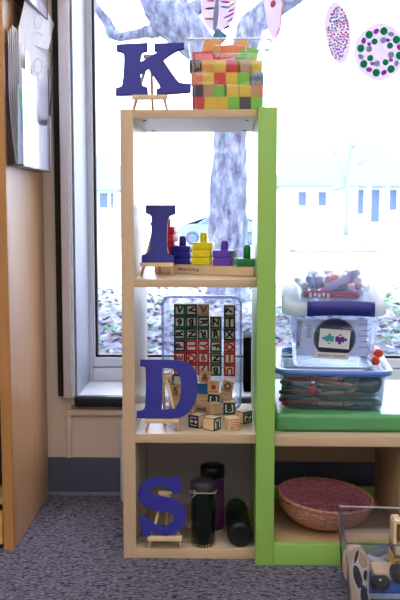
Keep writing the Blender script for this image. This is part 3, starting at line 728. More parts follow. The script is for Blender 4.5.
# rubble inside the lower part of the bin
for a in ((205, 376.5, 2.02, 0, 8, 'wood', '&', 0, 'plain wood block with a stamped sign, right of the letter D'),
          (202.5, 388, 2.035, 0, 0, 'blue', '', 0, 'solid blue block beside the right curve of letter D'),
          (227.5, 385.5, 2.02, 0, 14, 'wood', 'O', 0, 'tilted wood block below the red letter U'),
          (201, 400, 2.01, 12, 5, 'wood', '', 0, 'plain wood block beneath the solid blue block'),
          (226, 397, 2.02, -10, -4, 'wood', '', 0, 'plain wood block just above the loose green letter B'),
          (190, 381, 2.03, 0, 0, 'wood', 'C', 0, 'wood block hidden mostly by the curve of letter D'),
          (166, 378, 2.03, 0, -12, 'wood', 'A', 0, 'wood block seen at the upper left inside letter D'),
          (178, 379, 2.035, 0, 4, 'green', '', 0, 'green-edged block seen at the top inside letter D'),
          (176, 390, 2.02, 0, -6, 'wood', 'S', 0, 'wood block with stamped S seen inside letter D'),
          (177, 402, 2.01, 8, 5, 'wood', '', 0, 'wood block at the lower right inside letter D'),
          (189, 394, 2.035, 0, 0, 'wood', '', 0, 'wood block right behind the curve of letter D'),
          (189, 406, 2.02, 0, 0, 'wood', '', 0, 'wood block low behind the curve of letter D')):
    jb(*a[:9], on=False)
jb(213.5, 386, 2.015, 0, 2, 'wood', '', 0, 'wood block with a red dot, right of the blue block', dot(RED, .006), on=False)
jb(213.5, 399, 2.0, 0, 4, 'navy', '8', 0, 'navy-bordered block with figure 8, below the red dot block', None, on=False)
for a in ((190, 0, 1.99, -20, 0, 'wood', '', 0, 'wood block on the shelf behind letter D, right foot'),
          (175, 0, 2.02, 10, 0, 'wood', '', 0, 'wood block on the shelf seen under letter D'),
          (202, 0, 2.01, 5, 0, 'wood', '', 0, 'wood block on the shelf behind the navy H block')):
    jb(a[0], 410, *a[2:9])
jb(229, 410, 1.975, 3, 0, 'green', 'B', 0, 'loose green-bordered block with upright letter B, in front of the bin', None)
jb(214, 412, 1.96, 28, 0, 'wood', '', 0, 'loose wood block with a blue picture on top, behind the R block', None)
jb(197.5, 422, 1.845, -36, 0, 'navy', 'H', 90, 'loose navy-bordered block with letter H, nearest letter D')
jb(212, 424, 1.822, 56, 0, 'green', 'R', 180, 'loose green-bordered block with letter R turned to the right')
jb(231.5, 425, 1.822, 24, 0, 'wood', '', 0, 'loose wood block with orange scribbles and a green stamp', scribble)
jb(243.5, 416, 1.885, 40, 0, 'green', 'N', 90, 'loose green-bordered block with letter N, nearest the green panel')
# bin lying on its side, mouth towards the room
bw, bhh, bdp = .187, .268, .14
bxc = (PX(161.5, 2.0, 350)+PX(242, 2.0, 350))/2
BM = T(bxc, 1.99, zs3+bhh/2+.004) @ RX(90) @ T(0, 0, -bdp)
bn = empty('clear_bin', M=BM, label='clear plastic bin on its side holding stacked letter blocks', cat='bin')
bin_body(bw-.016, bhh-.016, bw-.008, bhh-.008, bdp, .016, .0018, clear('bin_clear', tint=(.95, .96, 1), rough=.1, base=.02, edge=.45, bodyfac=.05)).build('bin_body', bn)
bin_rim(bw-.008, bhh-.008, bdp, .016, .0035, .005, clear('bin_edge', rough=.1, tint=(.7, .75, .95), base=.25, edge=.7, bodyfac=.3, body=(150, 170, 225))).build('rim', bn)

# ================================================================== BOTTOM CELL BOTTLES
blackfab = mat('black_sequin_cloth', (44, 40, 50), .3, .9, 420, bump=1)
p = Vector((PX(203.3, 1.815, 540), 1.815, zb))
bt = empty('dark_bottle', tuple(p), label='dark green-black bottle with cloth lid tied with cord, beside letter S', cat='bottle')
r = .0262; H = PZ(489, 1.815)-zb
MB().lathe([(r*.95, 0), (r, .003), (r, H-.006), (r*.98, H)], mat('dark_green_glass', (10, 24, 16), .12, .2), 32).build('bottle_body', bt)
MB().lathe([(r*1.04, H-.004), (r*1.12, H+.003), (r*1.1, H+.012), (r*1.0, H+.018), (r*.85, H+.0205), (.001, H+.021)], blackfab, 32).build('cloth_lid', bt)
cord = mat('straw_cord', (176, 160, 140), .8)
b = MB(); b.tube([((r*1.1)*math.cos(a), (r*1.1)*math.sin(a), H-.002+.002*math.sin(3*a)) for a in [k*2*PI/24 for k in range(25)]], .0015, cord, 6)
b.tube([(-.012, -r*1.12, H-.002), (-.02, -r*1.15, H+.006), (-.026, -r*1.0, H+.001), (-.014, -r*1.14, H-.001), (-.026, -r*1.05, H-.012)], .0015, cord, 6); b.build('cord_bow', bt, label='straw-coloured cord tied in a bow')
b = MB()
for k in range(26):
    a = k/26*2*PI; b.box(-.0012, .0012, -.0005, .0005, 0, random.uniform(.002, .005), mat('gold_fleck', (214, 178, 90), .3), M=RZ(math.degrees(a)+random.uniform(-4, 4)) @ T(0, -r-.0002, .003))
b.build('gold_trim', bt)
p = Vector((PX(212.3, 1.915, 520), 1.915, zb))
pt = empty('purple_canister', tuple(p), label='dark purple canister with round black lid, behind the dark bottle', cat='canister')
H2 = PZ(465, 1.915)-zb; r = .0265
m_pur, nt, b_ = newmat('purple_nebula_print')
nt.links.new(ramp(nt, noise_tex(nt, 14), [(.3, s2l((40, 24, 70))), (.5, s2l((112, 46, 110))), (.7, s2l((50, 40, 120)))]), b_.inputs['Base Color']); b_.inputs['Roughness'].default_value = .3
MB().lathe([(r*.96, 0), (r, .003), (r, H2-.022)], m_pur, 32).build('canister_body', pt)
MB().lathe([(r*1.03, H2-.024), (r*1.04, H2-.004), (r*.96, H2), (.001, H2+.001)], mat('black_lid', (22, 22, 34), .35), 32).build('lid', pt)
p = Vector((PX(240, 1.792, 545), 1.792, zb+.0278))
ly = empty('lying_bottle', tuple(p), label='dark green glass bottle lying on its side with black cap outward', cat='bottle')
LM = RZ(2) @ RX(-90)
MB().lathe([(.0245, .03), (.026, .034), (.0262, .16), (.022, .18), (.012, .185)], clear('green_glass', tint=(.22, .36, .27), rough=.05, base=.1, edge=.6, bodyfac=.3, body=(18, 50, 34)), 32, M=LM).build('bottle_body', ly)
MB().lathe([(.019, 0), (.0245, .0015), (.0270, .006), (.0270, .03)], mat('black_cap', (14, 14, 18), .45), 32, M=LM).build('cap', ly)

# ================================================================== BASKET
m_wk = mat('wicker_brown', (186, 128, 112), .7, .3, 120); m_wk2 = mat('wicker_pink', (198, 124, 150), .7, .3, 120)
bc = Vector((PX(322, 1.872, 515), 1.872, zk+.001))
bs = empty('wicker_basket', tuple(bc), (math.radians(4.5), math.radians(4.5), math.radians(8)), label='round pinkish woven wicker basket on the low shelf floor', cat='basket')
def wov(rz, seg, m, thick, z0=0.0):
    b = MB(); n = len(rz)
    for k, (r_, z_) in enumerate(rz):
        pts = [((r_+.0011*math.cos(a*seg/2+PI*k))*math.cos(a)*1.04, (r_+.0011*math.cos(a*seg/2+PI*k))*math.sin(a)*.98, z_) for a in [j*2*PI/(seg*2) for j in range(seg*2+1)]]
        b.tube(pts, thick, m, 5)
    return b
prof = [(.038+.060*math.sin(PI/2*t)**.9, .004+.060*t**1.35) for t in [k/15 for k in range(16)]]
wov(prof, 34, m_wk, .0029).build('woven_wall', bs)
wov([(max(.004, r_-.004), z_+.002) for r_, z_ in prof[:-1]]+[(.03, .006), (.02, .006), (.01, .006)], 34, m_wk2, .0027).build('woven_lining', bs, label='pinker inside weave')
b = MB(); b.lathe([(.002, .003), (.04, .003), (.042, .005), (.002, .006)], m_wk2, 24, caps=(False, False)); b.build('basket_base', bs)
b = MB()
for ph in (0, PI): b.tube([((.0995+.002*math.cos(a*20+ph))*math.cos(a)*1.04, (.0995+.002*math.cos(a*20+ph))*math.sin(a)*.98, .066+.002*math.sin(a*20+ph)) for a in [j*2*PI/160 for j in range(161)]], .0028, m_wk, 5)
b.build('rim', bs)

# ================================================================== CRAYON TUB
zT = zm1+.0006
TW, TD, TH_ = .226, .300, .088
tcx = (PX(283.5, 1.83, 405)+PX(376, 1.83, 405))/2+.004
TROT = -4.5
TUBM = T(tcx+.014, 1.825+TD/2, zT) @ RZ(TROT)
tb = empty('crayon_tub', M=TUBM, label='plastic tub with blue rim full of crayons, bottom of the tub stack', cat='tub')
bin_body(TW-.012, TD, TW+.004, TD+.016, TH_, .03, .002, BLUISH).build('tub_body', tb)
bin_rim(TW+.004, TD+.016, TH_, .03, .011, .010, mat('blue_plastic_rim', (88, 128, 214), .3, .03)).build('rim', tb)
CRC = dict(red=(190, 40, 44), maroon=(120, 36, 56), orange=(226, 110, 60), yellow=(226, 196, 60), brown=(120, 76, 56), peach=(222, 160, 130), purple=(96, 58, 120), pink=(214, 110, 140), blue=(54, 70, 150), green=(56, 110, 76), grey=(120, 116, 130), black=(34, 32, 38))
def crayon_mesh(col):
    m = mat('wax_' + col, CRC[col], .5, .05); wp = mat('wrapper_' + col, tuple(min(255, int(v*.85+22)) for v in CRC[col]), .8, .1); bk_ = mat('crayon_band', (30, 26, 34), .8)
    b = MB(); L = .088; r = .0049; M = RY(90) @ T(0, 0, -L/2)
    b.lathe([(.0018, L), (.0036, L-.009), (r*.95, L-.010), (r*.95, 0)], m, 10, M=M)
    b.lathe([(r, .004), (r, L-.013)], wp, 10, M=M)
    for z in (.009, L-.022): b.lathe([(r*1.02, z), (r*1.02, z+.0025)], bk_, 10, M=M)
    return b.mesh('crayon')
cme = {}
used = set(); ck = list(CRC)
k = 0
for layer in range(4):
    for fy in range(5 if layer < 3 else 4):
        for fx in range(3):
            cn = ck[(k*5+layer*3) % 12]; k += 1
            if fx == 2 and fy < 2 and layer > 0: continue
            if cn not in cme: cme[cn] = crayon_mesh(cn)
            x = (-.068+.068*fx)+random.uniform(-.008, .008); y = -.125+.045*fy+random.uniform(-.006, .006); z = .009+.0115*layer+random.uniform(0, .004)
            a = random.uniform(-48, 48) if (fy or layer > 1) else random.uniform(-20, 20)
            pos = '%s of the crayon tub, %s layer, %s' % (('left', 'middle', 'right')[fx], ('bottom', 'second', 'third', 'top')[layer], ('front', 'near the front', 'halfway back', 'towards the back', 'at the back')[fy])
            mobj('crayon', cme[cn], M=TUBM @ T(x, y, z) @ RZ(a) @ RY(random.uniform(-14, 14) if layer else random.uniform(-3, 3)), label='%s crayon at the %s' % (cn, pos), cat='crayon', group='crayons in the tub')
pb = TUBM.inverted() @ onY(368, 384, 1.875)
ball = MB(); bmesh.ops.create_uvsphere(ball.bm, u_segments=24, v_segments=14, radius=.028); ball.mi(mat('navy_ball', (44, 36, 112), .35))
for f in ball.bm.faces: f.smooth = True
ball.build('ball', M=TUBM @ T(.079, -.1165, .058), label='dark navy ball inside the right end of the crayon tub', cat='ball')

# ================================================================== LATCH BOX (tilted a little forward, sits in the tub)
BXM = T(PX(333, 1.86, 367), 1.857, PZ(368.5, 1.857)) @ RZ(-3.5) @ RX(4)
BW0, BW1, BD, BH = .172, .198, .27, (PZ(303, 1.86)-PZ(368, 1.86))
bx = empty('latch_box', M=BXM @ T(0, BD/2, 0), label='milky latch box with white lid and navy handle, middle of the tub stack', cat='box')
bin_body(BW0, BD-.02, BW1, BD, BH-.012, .018, .002, clear('latch_clear', tint=(.93, .95, 1), rough=.12, base=.015, edge=.35, bodyfac=.045, body=(232, 236, 250))).build('box_body', bx)
lid = MB(); lid.loft([ringz(BW1+.014, BD+.014, .02, BH-.024), ringz(BW1+.024, BD+.024, .022, BH-.02), ringz(BW1+.024, BD+.024, .022, BH-.004), ringz(BW1+.012, BD+.012, .02, BH+.002), ringz(BW1-.03, BD-.03, .014, BH+.0005), ringz(BW1-.034, BD-.034, .014, BH-.004)], clear('white_lid', rough=.25, base=.15, edge=.5, bodyfac=.9, body=(240, 240, 250)), (False, True)); lid.build('lid', bx)
s_ = 1.86/F
hd = MB(); n = 14; rg = []
for k in range(n+1):
    t = -1+2*k/n; x = (339-333)*s_+t*33*s_; y = -BD/2-.014-.008*(1-t*t); zc = BH-.008+.004*(1-t*t); hh = .0155
    rg.append([(x, y-.004, zc-hh), (x, y-.006, zc), (x, y-.003, zc+hh*.75), (x, y+.003, zc+hh), (x, y+.008, zc+hh*.9), (x, y+.006, zc-hh)])
hd.loft(rg, mat('navy_handle', (40, 44, 140), .4, .03)); hd.build('handle', bx, label='navy blue curved handle')
# papers and logo card inside the box, just behind its front wall
LBM = BXM @ T(0, .0105, 0) @ RX(4.4)   # the front wall's inner slope, roughly
def inbox(px, py): return ((px-333)*s_, (368-py)*s_)
def boxsheet(name, x0, x1, y0, y1, m, label, cat, dy, th=.001):
    a, b2 = inbox(x0, y1), inbox(x1, y0); bb2 = MB().box(a[0], b2[0], dy, dy+th, a[1], b2[1], m)
    return bb2.build(name, M=LBM, label=label, cat=cat)
ps = boxsheet('instruction_card', 296, 366, 318, 356, sheer('card_grey_white', (250, 248, 254), .6), 'pale printed card standing inside the latch box, behind the round logo', 'card', .004)
ikm = mat('print_grey', (84, 84, 116), .7)
q = inbox(298.5, 334); mobj('lettering', text_mesh('EMOTIONS', .0125, ikm, .0002), ps, M=T(q[0], .0032, q[1]) @ RY(-86))
q = inbox(309, 330); mobj('lettering', text_mesh('SORT', .0125, ikm, .0002), ps, M=T(q[0], .0032, q[1]) @ RY(-86))
rm = MB()
for k in range(5):
    a, b2 = inbox(358+(k % 2)*2, 322+k*6), inbox(368, 323+k*6); rm.box(a[0], b2[0], .0034, .004, b2[1], a[1], mat('print_lilac', (170, 160, 190), .7))
rm.build('printed_lines', ps)
q = inbox(334, 337)
lg = MB(); lg.lathe([(.0005, .001), (21*s_, .001), (21*s_, 0), (.0005, 0)], mat('logo_teal', (44, 110, 130), .5), 40, M=T(q[0], .0027, q[1]) @ RX(90), caps=(False, False))
lg.lathe([(.0005, .0016), (19.3*s_, .0016), (19.3*s_, 0)], mat('logo_plum', (36, 22, 66), .5), 40, M=T(q[0], .0027, q[1]) @ RX(90), caps=(False, False))
lo = lg.build('logo_disc', M=LBM, label='round plum and teal logo disc showing through the latch box front', cat='sign')
cw, ch_ = 15.2*s_, 9.8*s_
cM_ = T(q[0], .0005, q[1]-.001) @ RY(4)
MB().box(-cw, cw, -.0008, .0004, -ch_, ch_, WHITE, M=cM_).build('logo_card', lo, label='white card with two puzzle pieces')
pz = MB(); te = mat('puzzle_teal', (60, 170, 176), .5); vi = mat('puzzle_violet', (112, 40, 150), .5)
for m_, sx_ in ((te, -1), (vi, 1)):
    cx_ = sx_*.0112; e_ = .0084
    pz.box(cx_-e_*1.15, cx_+e_*1.15, -.0013, -.0008, -e_*.75, e_*.75, m_, M=cM_)
    for dx, dz in ((0, e_*1.0), (0, -e_*1.0), (sx_*e_*1.5, 0)): pz.lathe([(.0034, 0), (.0034, .0005)], m_, 12, M=cM_ @ T(cx_+dx, -.0008, dz) @ RX(90))
    pz.lathe([(.0022, 0), (.0022, .0003)], WHITE, 10, M=cM_ @ T(cx_-sx_*e_*.0, -.0013, e_*.8*sx_) @ RX(90))
pz.build('puzzle_print', lo)
q2 = inbox(331.5, 355); lb = MB().box(-17*s_, 17*s_, -.0012, .0, -3.3*s_, 3.3*s_, mat('label_cream', (234, 226, 222), .6, .02), M=T(q2[0], -.001, q2[1]) @ RY(2)).build('name_label', lo)
mobj('lettering', text_mesh('SENSORY TOOLKIT', .0068, mat('label_ink', (96, 84, 100), .6), .0001), lb, M=T(q2[0], -.0024, q2[1]) @ RY(2))
# two orange markers lying on the tub rim beside the box
def marker_mesh(body, cap, L=.135, r=.0078, name='marker', band=None):
    b = MB(); M = RX(-90)     # cap end at the origin, pointing -Y
    cm = mat('cap_%d_%d_%d' % cap, cap, .35, .04); bm_ = mat('barrel_%d_%d_%d' % body, body, .35, .04)
    b.lathe([(r*.55, 0), (r*.6, .0005), (r*.95, .002), (r, .006), (r*.97, .042)], cm, 16, M=M)
    b.lathe([(r*.90, .042), (r*.9, L-.008), (r*.6, L)], bm_, 16, M=M)
    if band: b.lathe([(r*.92, .055), (r*.92, .10)], mat('band_%d_%d_%d' % band, band, .5), 16, M=M)
    return b.mesh(name)
og = marker_mesh((236, 232, 230), (232, 84, 40), r=.0098)
for (px, py, Y, lab) in ((379.5, 353.8, 1.90, 'orange-capped marker lying in the tub corner beside the latch box, upper one'), (376, 361.5, 1.885, 'orange-capped marker beside the latch box, lower one')):
    mobj('marker', og, M=T(*onY(px, py, Y)) @ RZ(4) @ RX(3), label=lab, cat='marker', group='orange markers beside the latch box')

# ================================================================== TOP BIN OF MARKERS
TPM = BXM @ T(-.001, .012, BH+.003)
UW0, UW1, UD0, UD1, UH = .152, .190, .215, .245, PZ(249, 1.88)-PZ(300, 1.88)
tp_ = empty('marker_bin', M=TPM @ T(0, UD1/2, 0), label='open clear bin of markers, top of the tub stack', cat='bin')
bin_body(UW0, UD0, UW1, UD1, UH, .018, .0016, SOFT).build('bin_body', tp_)
bin_rim(UW1, UD1, UH, .018, .004, .003, clear('bin_rim_soft', rough=.1, base=.12, edge=.5, bodyfac=.3, body=(200, 208, 235))).build('rim', tp_)
MK = [('red', (228, 60, 60)), ('orange', (240, 120, 50)), ('blue', (50, 110, 200)), ('white', (232, 232, 240)), ('purple', (110, 60, 180)), ('teal', (60, 160, 170)), ('pink', (230, 120, 170)), ('lilac', (190, 170, 225)), ('brown', (130, 70, 60)), ('green', (80, 160, 90))]
mm_ = {}
seq = ['lilac', 'blue', 'white', 'red', 'white', 'orange', 'teal', 'white', 'orange', 'purple', 'white', 'pink', 'lilac', 'purple', 'red', 'brown', 'blue', 'white', 'orange', 'white', 'lilac', 'pink', 'orange', 'white']
pos = [(-.060, .030), (-.046, .034), (-.059, .015), (-.020, .014), (-.036, .016), (.006, .035), (.024, .020), (.046, .012), (.026, .036), (-.030, .032), (.040, .030), (.058, .030), (.061, .012), (.008, .019), (-.004, .017), (.014, .005), (-.052, .048), (-.010, .034), (.040, .045), (.056, .046), (-.028, .048), (-.010, .049), (.008, .051), (.024, .053)]
for i, (cn, (x, z)) in enumerate(zip(seq, pos)):
    col = dict(MK)[cn]
    if cn not in mm_: mm_[cn] = marker_mesh((228, 228, 236), col, L=.125, r=.0078)
    hz = ('far left', 'left', 'centre left', 'centre', 'centre right', 'right', 'far right')[min(6, int((x+.07)/.02))]; vz = ('bottom', 'middle', 'upper', 'top')[min(3, int(z/.0165))]
    mobj('marker', mm_[cn], M=TPM @ T(x, .045+random.uniform(-.008, .01), max(z*.82, .011)+.002) @ RZ(random.uniform(-9, 9)), label='marker with %s cap end facing out, %s %s of the marker bin, number-free tray' % (cn, hz, vz) if False else 'marker with %s cap end facing out, %s at the %s of the marker bin' % (cn, vz, hz), cat='marker', group='markers in the top bin')
# magenta marker across the bottom, purple one diagonal
mg = MB(); M = RY(90); L = .125
mg.lathe([(.004, 0), (.0085, .004), (.0085, .118), (.005, L)], mat('magenta_barrel', (158, 30, 100), .35, .04), 16, M=M); mgo = mg.build('marker', M=TPM @ T(-.068, .026, .0125) @ RY(1), label='magenta marker with white pattern lying across the bottom of the marker bin', cat='marker')
for k in range(5):
    MB().box(0, .006, -.0093, -.0080, -.005+(k % 2)*.002, .005-(k % 3)*.001, WHITE, .0006, M=T(.016+.0095*k, 0, 0)).build('white_print', mgo)
for k in range(6): MB().box(0, .004, -.0090, -.0082, -.0012, .0012, mat('pink_print', (220, 150, 190), .5), M=T(.074+.006*k, 0, 0)).build('small_print', mgo)
pm = MB(); pm.lathe([(.004, 0), (.0092, .003), (.0092, .09)], mat('lilac_barrel', (178, 160, 226), .35, .04), 16, M=M); pm.lathe([(.0098, .085), (.0098, .105)], mat('violet_band', (120, 92, 200), .35), 16, M=M); pm.lathe([(.0075, .105), (.0075, .118), (.006, .12)], mat('lilac_cap', (206, 196, 236), .35), 16, M=M)
a = onY(325, 290.5, 1.897); pm.build('marker', M=T(*a) @ RZ(6) @ RY(-29) @ Matrix.Scale(.72, 4, (1, 0, 0)), label='fat lilac marker lying diagonally on top in the marker bin', cat='marker')
pm2 = MB(); pm2.lathe([(.004, 0), (.008, .003), (.008, .10), (.005, .104)], mat('pale_violet_barrel', (200, 176, 232), .35, .04), 16, M=M)
pm2.build('marker', M=T(*onY(312, 279, 1.965)) @ RY(14), label='pale violet marker sloping down behind the diagonal one', cat='marker')

# ================================================================== BIN OF WOODEN TOYS (front right)
FM_M = T(0, 0, 0)
fx0 = PX(350.5, 1.525, 545); fyf, fyb = 1.530, 1.735; fz = PZ(544.5, 1.53)
fw = .34
fbx = empty('toy_bin', (fx0+fw/2, (fyf+fyb)/2, .0), (0, 0, math.radians(-3.5)), label='clear acrylic bin of wooden toys on the carpet at the bottom right', cat='bin')
D2 = fyb-fyf
bin_body(fw-.016, D2-.014, fw, D2, fz, .006, .003, clear('thick_acrylic', tint=(.96, .97, .99), rough=.08, base=.004, edge=.25)).build('bin_body', fbx)
ed = clear('acrylic_grey_edge', tint=(.55, .55, .66), rough=.08, base=.2, edge=.7, bodyfac=.35, body=(150, 150, 175))
b = MB()
b.box(-fw/2, fw/2, -D2/2-.0012, -D2/2+.0015, fz-.001, fz+.0015, ed); b.box(-fw/2, fw/2, D2/2-.0015, D2/2+.0012, fz-.001, fz+.0015, mat('lit_acrylic_edge', (214, 206, 210), .2)); b.box(-fw/2-.0012, -fw/2+.0015, -D2/2, D2/2, fz-.001, fz+.0015, ed); b.build('rim', fbx)
for yy in (-1, 1): MB().tube([(-fw/2+.001, yy*(D2/2-.001), fz), (-fw/2+.009, yy*(D2/2-.008), .004)], .0022, ed, 6).build('corner_edge', fbx)
# cow-patterned wooden figure
CY = 1.575
def cp(px, py): return (PX(px, CY, py)-PX(358, CY, 575), PZ(py, CY)-PZ(610, CY))
outl = chaikin([cp(*q) for q in [(349, 549), (360, 544), (366, 551), (371, 563), (369.5, 573), (366, 581), (369, 592), (371, 603), (366, 612), (357, 612), (352, 600), (352, 588), (347, 579), (345, 568), (346, 556)]], 2, 80)
cw_ = empty('cow_patterned_toy', (PX(358, CY, 575), CY, PZ(610, CY)), (0, 0, math.radians(9)), label='curvy wooden toy with black and white cow spots, leaning in the toy bin', cat='toy')
MB().poly(outl, 0, .022, SMALLW).build('toy_body', cw_)
whp = chaikin([cp(*q) for q in [(358, 547), (364, 552), (370, 563), (368, 573), (365, 581), (368, 592), (370, 603), (365, 609), (359, 600), (356, 588), (350.5, 575), (351, 562)]], 2, 80)
MB().poly(whp, -.0012, 0, mat('toy_white_paint', (236, 230, 226), .5)).build('painted_face', cw_)
b = MB(); kb = mat('toy_black_paint', (20, 18, 22), .45)
for sp in ([(353, 563), (357.5, 564), (361, 573), (363, 583), (359, 588), (355, 581), (352.5, 572)], [(361, 584), (364.5, 583), (368, 593), (369.5, 604), (364, 608), (360, 596)], [(364, 568), (368, 570), (366, 580), (363, 577)], [(355, 551), (359, 548), (357, 559), (353, 562)], [(366, 582), (368, 590), (366.5, 591)]):
    b.poly(chaikin([cp(*q) for q in sp], 2, 120), -.0022, -.0010, kb)
b.build('cow_spots', cw_)
b = MB(); b.poly(chaikin([cp(*q) for q in [(360, 550), (364, 553), (369, 563), (363, 568), (358.5, 561)]], 2, 120), -.0020, -.0011, mat('tan_muzzle', (206, 170, 130), .6)); b.build('muzzle_patch', cw_)
def wheel(parent, x, y, z, r, w_=.012, rot=(0, 0)):
    M = T(x, y, z) @ RZ(rot[0]) @ RX(90+rot[1])
    b = MB(); b.lathe([(r*.3, w_*.42), (r*.72, w_*.42), (r*.78, w_*.5), (r*.95, w_*.5), (r, w_*.3), (r, -w_*.3), (r*.9, -w_*.5), (r*.2, -w_*.5)], mat('black_toy_wheel', (12, 11, 13), .7, spec=.2), 28, M=M)
    o = b.build('wheel', parent)
    MB().lathe([(.0035, w_*.3), (.0035, w_*.58), (.001, w_*.62)], mat('steel_pin', (190, 190, 195), .25, metal=.9), 12, M=M).build('axle_pin', o)
# flat wooden car lying: axle board and one small wheel
q = onY(379, 578, 1.60)
wc = empty('wooden_car', tuple(q), (0, 0, 0), label='small plain wooden toy car with black wheel, left of the yellow truck', cat='toy')
MB().box(-.014, .034, -.02, .03, -.012, .004, SMALLW, .003, M=T(.004, .02, .008)).build('car_body', wc)
wheel(wc, .000, -.012, -.004, .0185, rot=(0, -74))
wheel(wc, .040, .03, -.002, .0185, rot=(0, -30))
tkp = onY(399, 572, 1.60)
tr = empty('toy_truck', tuple(tkp), (0, 0, 0), label='wooden toy truck with tall cab, yellow chassis and big black wheel', cat='toy')
MB().box(-.012, .08, .0, .04, -.008, .016, mat('toy_yellow', (240, 196, 30), .45), .002, M=T(0, .012, .014)).build('chassis', tr)
zc0, zc1 = PZ(556, 1.62)-tkp.z, PZ(518, 1.62)-tkp.z
b = MB(); xx = PX(392.5, 1.62, 540)-tkp.x
b.box(xx, xx+.006, .012, .052, zc0, zc1-.004, SMALLW, .0015); b.box(xx+.014, xx+.03, .012, .052, zc0, zc1, SMALLW, .0015); b.box(xx, xx+.03, .012, .052, zc0, zc0+.028, SMALLW, .0015); b.box(xx+.002, xx+.03, .012, .052, zc1-.007, zc1, SMALLW, .0015)
b.build('cab', tr)
wheel(tr, .002, -.002, .0, .0205, rot=(0, -6)); wheel(tr, .06, -.002, .0, .0205)
# blue/white truck bed below
q = onY(352, 600, 1.60)
bl = empty('toy_vehicle', (q.x, 1.585, .0045), label='blue toy vehicle with white stripe at the bottom of the toy bin', cat='toy')
mb_ = mat('toy_blue', (24, 98, 196), .4); zt_ = PZ(582, 1.6)-.0045
MB().box(.0, .20, .012, .12, .0, zt_, mb_, .004).build('vehicle_body', bl)
MB().box(.012, .20, .0105, .0125, zt_-.034, zt_-.018, mat('toy_pale_stripe', (198, 208, 232), .4), .0006).build('white_stripe', bl)
# grey plastic bone-shaped toy behind
q = onY(378, 563, 1.66)
gt = MB(); gm_ = mat('grey_white_plastic', (196, 196, 214), .4)
gt.tube([(-.022, 0, .012), (-.004, 0, .004), (.018, 0, -.008), (.034, .01, -.014)], [.007, .0085, .009, .006], gm_, 12); gt.tube([(-.018, .01, -.004), (0, .01, .0), (.03, .012, .012)], [.006, .006, .005], gm_, 10)
gt.build('plastic_toy', loc=q, label='pale grey plastic toy piece lying behind the wooden car', cat='toy')
q = onY(375, 556, 1.68); gq = MB(); gq.box(-.018, .03, -.006, .01, -.008, .012, mat('slate_toy', (120, 124, 142), .4), .003, M=RY(-20)); gq.build('plastic_toy', loc=q, label='slate grey toy piece at the back of the toy bin', cat='toy')

# ================================================================== SUNCATCHERS ON A STRING
SY = 2.14
b = MB(); b.tube([onY(px, py, SY) for px, py in ((150, -28), (220, -12), (270, -1), (312, 5), (350, 12), (400, 20), (470, 26), (560, 12))], .0007, mat('grey_string', (190, 188, 205), .7), 5)
b.build('hanging_string', label='thin string strung across the window holding the suncatchers', cat='string')
LAV = sheer('lavender_film', (240, 228, 250), .6)
PT = {n: sheer('film_' + n, c, .5) for n, c in dict(pink=(250, 130, 160), orange=(250, 180, 110), green=(40, 190, 120), purple=(210, 110, 230), blue=(160, 190, 245), sky=(200, 220, 250), teal=(90, 190, 200), yellow=(240, 240, 130), navy=(90, 80, 140), red=(240, 90, 110)).items()}
def suncatcher(px, py, rx, ry, rot, label, marks, yaw=0):
    c = onY(px, py, SY); s = SY/F
    rt = empty('suncatcher', tuple(c), (0, 0, math.radians(yaw)), label=label, cat='suncatcher', group='suncatchers hung at the window')
    pts = [((rx+.4*math.sin(5*a))*s*math.cos(a), (ry+.4*math.cos(4*a))*s*math.sin(a)) for a in [k*2*PI/40 for k in range(40)]]
    MB().poly(pts, -.0006, .0006, LAV, M=RY(rot)).build('film_disc', rt)
    mk = MB()
    for (dx, dy, w_, h_, r_, cn) in marks:
        pp = [(w_*s/2*math.cos(a), h_*s/2*math.sin(a)) for a in [k*2*PI/14 for k in range(14)]]
        mk.poly(pp, -.0014, -.0006, PT[cn], M=T(dx*s, 0, -dy*s) @ RY(r_))
    mk.build('coloured_marks', rt)
    lp = MB(); lp.tube([(0, 0, ry*s*.97), (.002, 0, ry*s+.004), (0, 0, ry*s+.008), (-.002, 0, ry*s+.004), (0, 0, ry*s*.97)], .0008, mat('wire_loop', (170, 190, 215), .4), 5); lp.build('hanging_loop', rt)
suncatcher(219, 2, 18, 28, 4, 'lavender suncatcher painted with eyelash strokes, above the cube tub', [(-9, 6, 9, 2, -5, 'navy'), (6, 5, 9, 2, 8, 'blue'), (6, 0, 9, 2, 8, 'red'), (-9, 16, 10, 2, 0, 'orange'), (8, 14, 8, 1.6, -20, 'pink'), (-3, 12, 5, 34, 5, 'sky'), (12, 8, 7, 1.6, -30, 'pink'), (12, 12, 7, 1.6, -30, 'purple'), (11, 17, 8, 1.6, -30, 'purple'), (8, 24, 7, 2, -25, 'navy'), (12, 3, 7, 1.6, -35, 'yellow'), (12, -3, 7, 1.6, -40, 'yellow'), (-8, -1, 8, 1.5, 0, 'pink')])
suncatcher(273, 2, 9, 35, -4, 'long narrow lavender suncatcher with pink spot and orange edge', [(0, 2, 5, 7, 20, 'pink'), (8.4, -10, 1.2, 22, 0, 'orange'), (8.6, 10, 1.2, 24, 6, 'orange'), (5, 28, 1.2, 10, 25, 'orange')])
rm_ = []
for k in range(2600):
    a = random.uniform(0, 6.28); q_ = random.random()**.5; c_ = (11.5*q_*math.cos(a)*.85, 25*q_*math.sin(a))
    if len(rm_) < 95 and all((c_[0]-e[0])**2+(c_[1]-e[1])**2 > 5.2 for e in rm_):
        rm_.append((*c_, random.uniform(2.2, 3.4), random.uniform(1.3, 2.1), random.uniform(-60, 60), random.choice(['pink', 'pink', 'orange', 'orange', 'purple', 'teal', 'blue', 'red', 'green'])))
suncatcher(338, 33, 12.5, 29, -8, 'oval suncatcher filled with multicoloured confetti dabs', rm_)
ms = []
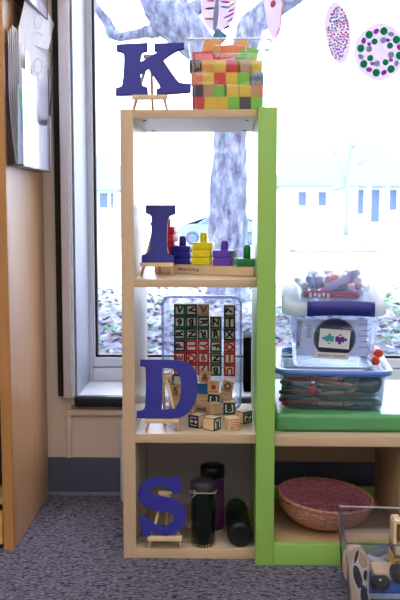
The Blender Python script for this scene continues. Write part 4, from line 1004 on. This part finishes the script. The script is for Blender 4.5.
for k in range(8):
    a = math.radians(10+45*k); h_ = math.radians(22.5)
    ms += [(19*math.cos(a), 20*math.sin(a), 7.2, 7.6, 0, 'green'), (19*math.cos(a+h_), 20*math.sin(a+h_), 4.6, 6, math.degrees(a), 'purple' if k % 3 else 'sky'),
           (11*math.cos(a+h_*.2), 11.5*math.sin(a+h_*.2), 6, 6, 0, 'green' if k % 2 else 'sky')]
    if k % 2 == 0: ms += [(13*math.cos(a+h_*1.1), 13.5*math.sin(a+h_*1.1), 4.2, 3.4, 20, 'purple')]
suncatcher(380, 52, 25, 27, 0, 'round suncatcher with green and purple dots, at the top right', ms)

# ================================================================== WORLD, CAMERA
wd_ = bpy.data.worlds.new('overcast'); bpy.context.scene.world = wd_; wd_.use_nodes = True
nt = wd_.node_tree; bg = nt.nodes['Background']
tc = nt.nodes.new('ShaderNodeTexCoord'); sp_ = nt.nodes.new('ShaderNodeSeparateXYZ'); nt.links.new(tc.outputs['Generated'], sp_.inputs[0])
r_ = nt.nodes.new('ShaderNodeValToRGB'); nt.links.new(sp_.outputs[2], r_.inputs[0])
r_.color_ramp.elements[0].color = (.77, .84, 1, 1); r_.color_ramp.elements[1].color = (.70, .80, 1, 1)
nt.links.new(r_.outputs[0], bg.inputs[0]); bg.inputs[1].default_value = 7.8
cam = bpy.data.cameras.new('camera'); co = bpy.data.objects.new('camera', cam); C.objects.link(co)
cam.sensor_fit = 'VERTICAL'; cam.sensor_height = 24; cam.lens = 24*F/600
co.location = (0, 0, EYE); co.rotation_euler = (PI/2-TH, 0, PS); cam.clip_start = .05; cam.clip_end = 400
cam.dof.use_dof = True; cam.dof.focus_distance = 1.85; cam.dof.aperture_fstop = 9
S = bpy.context.scene; S.camera = co
S.view_settings.view_transform = 'Standard'; S.view_settings.look = 'None'; S.view_settings.gamma = 1; S.view_settings.use_curve_mapping = False
S.view_settings.exposure = 0.0
S.cycles.transparent_max_bounces = 40; S.cycles.max_bounces = 10; S.cycles.use_denoising = True
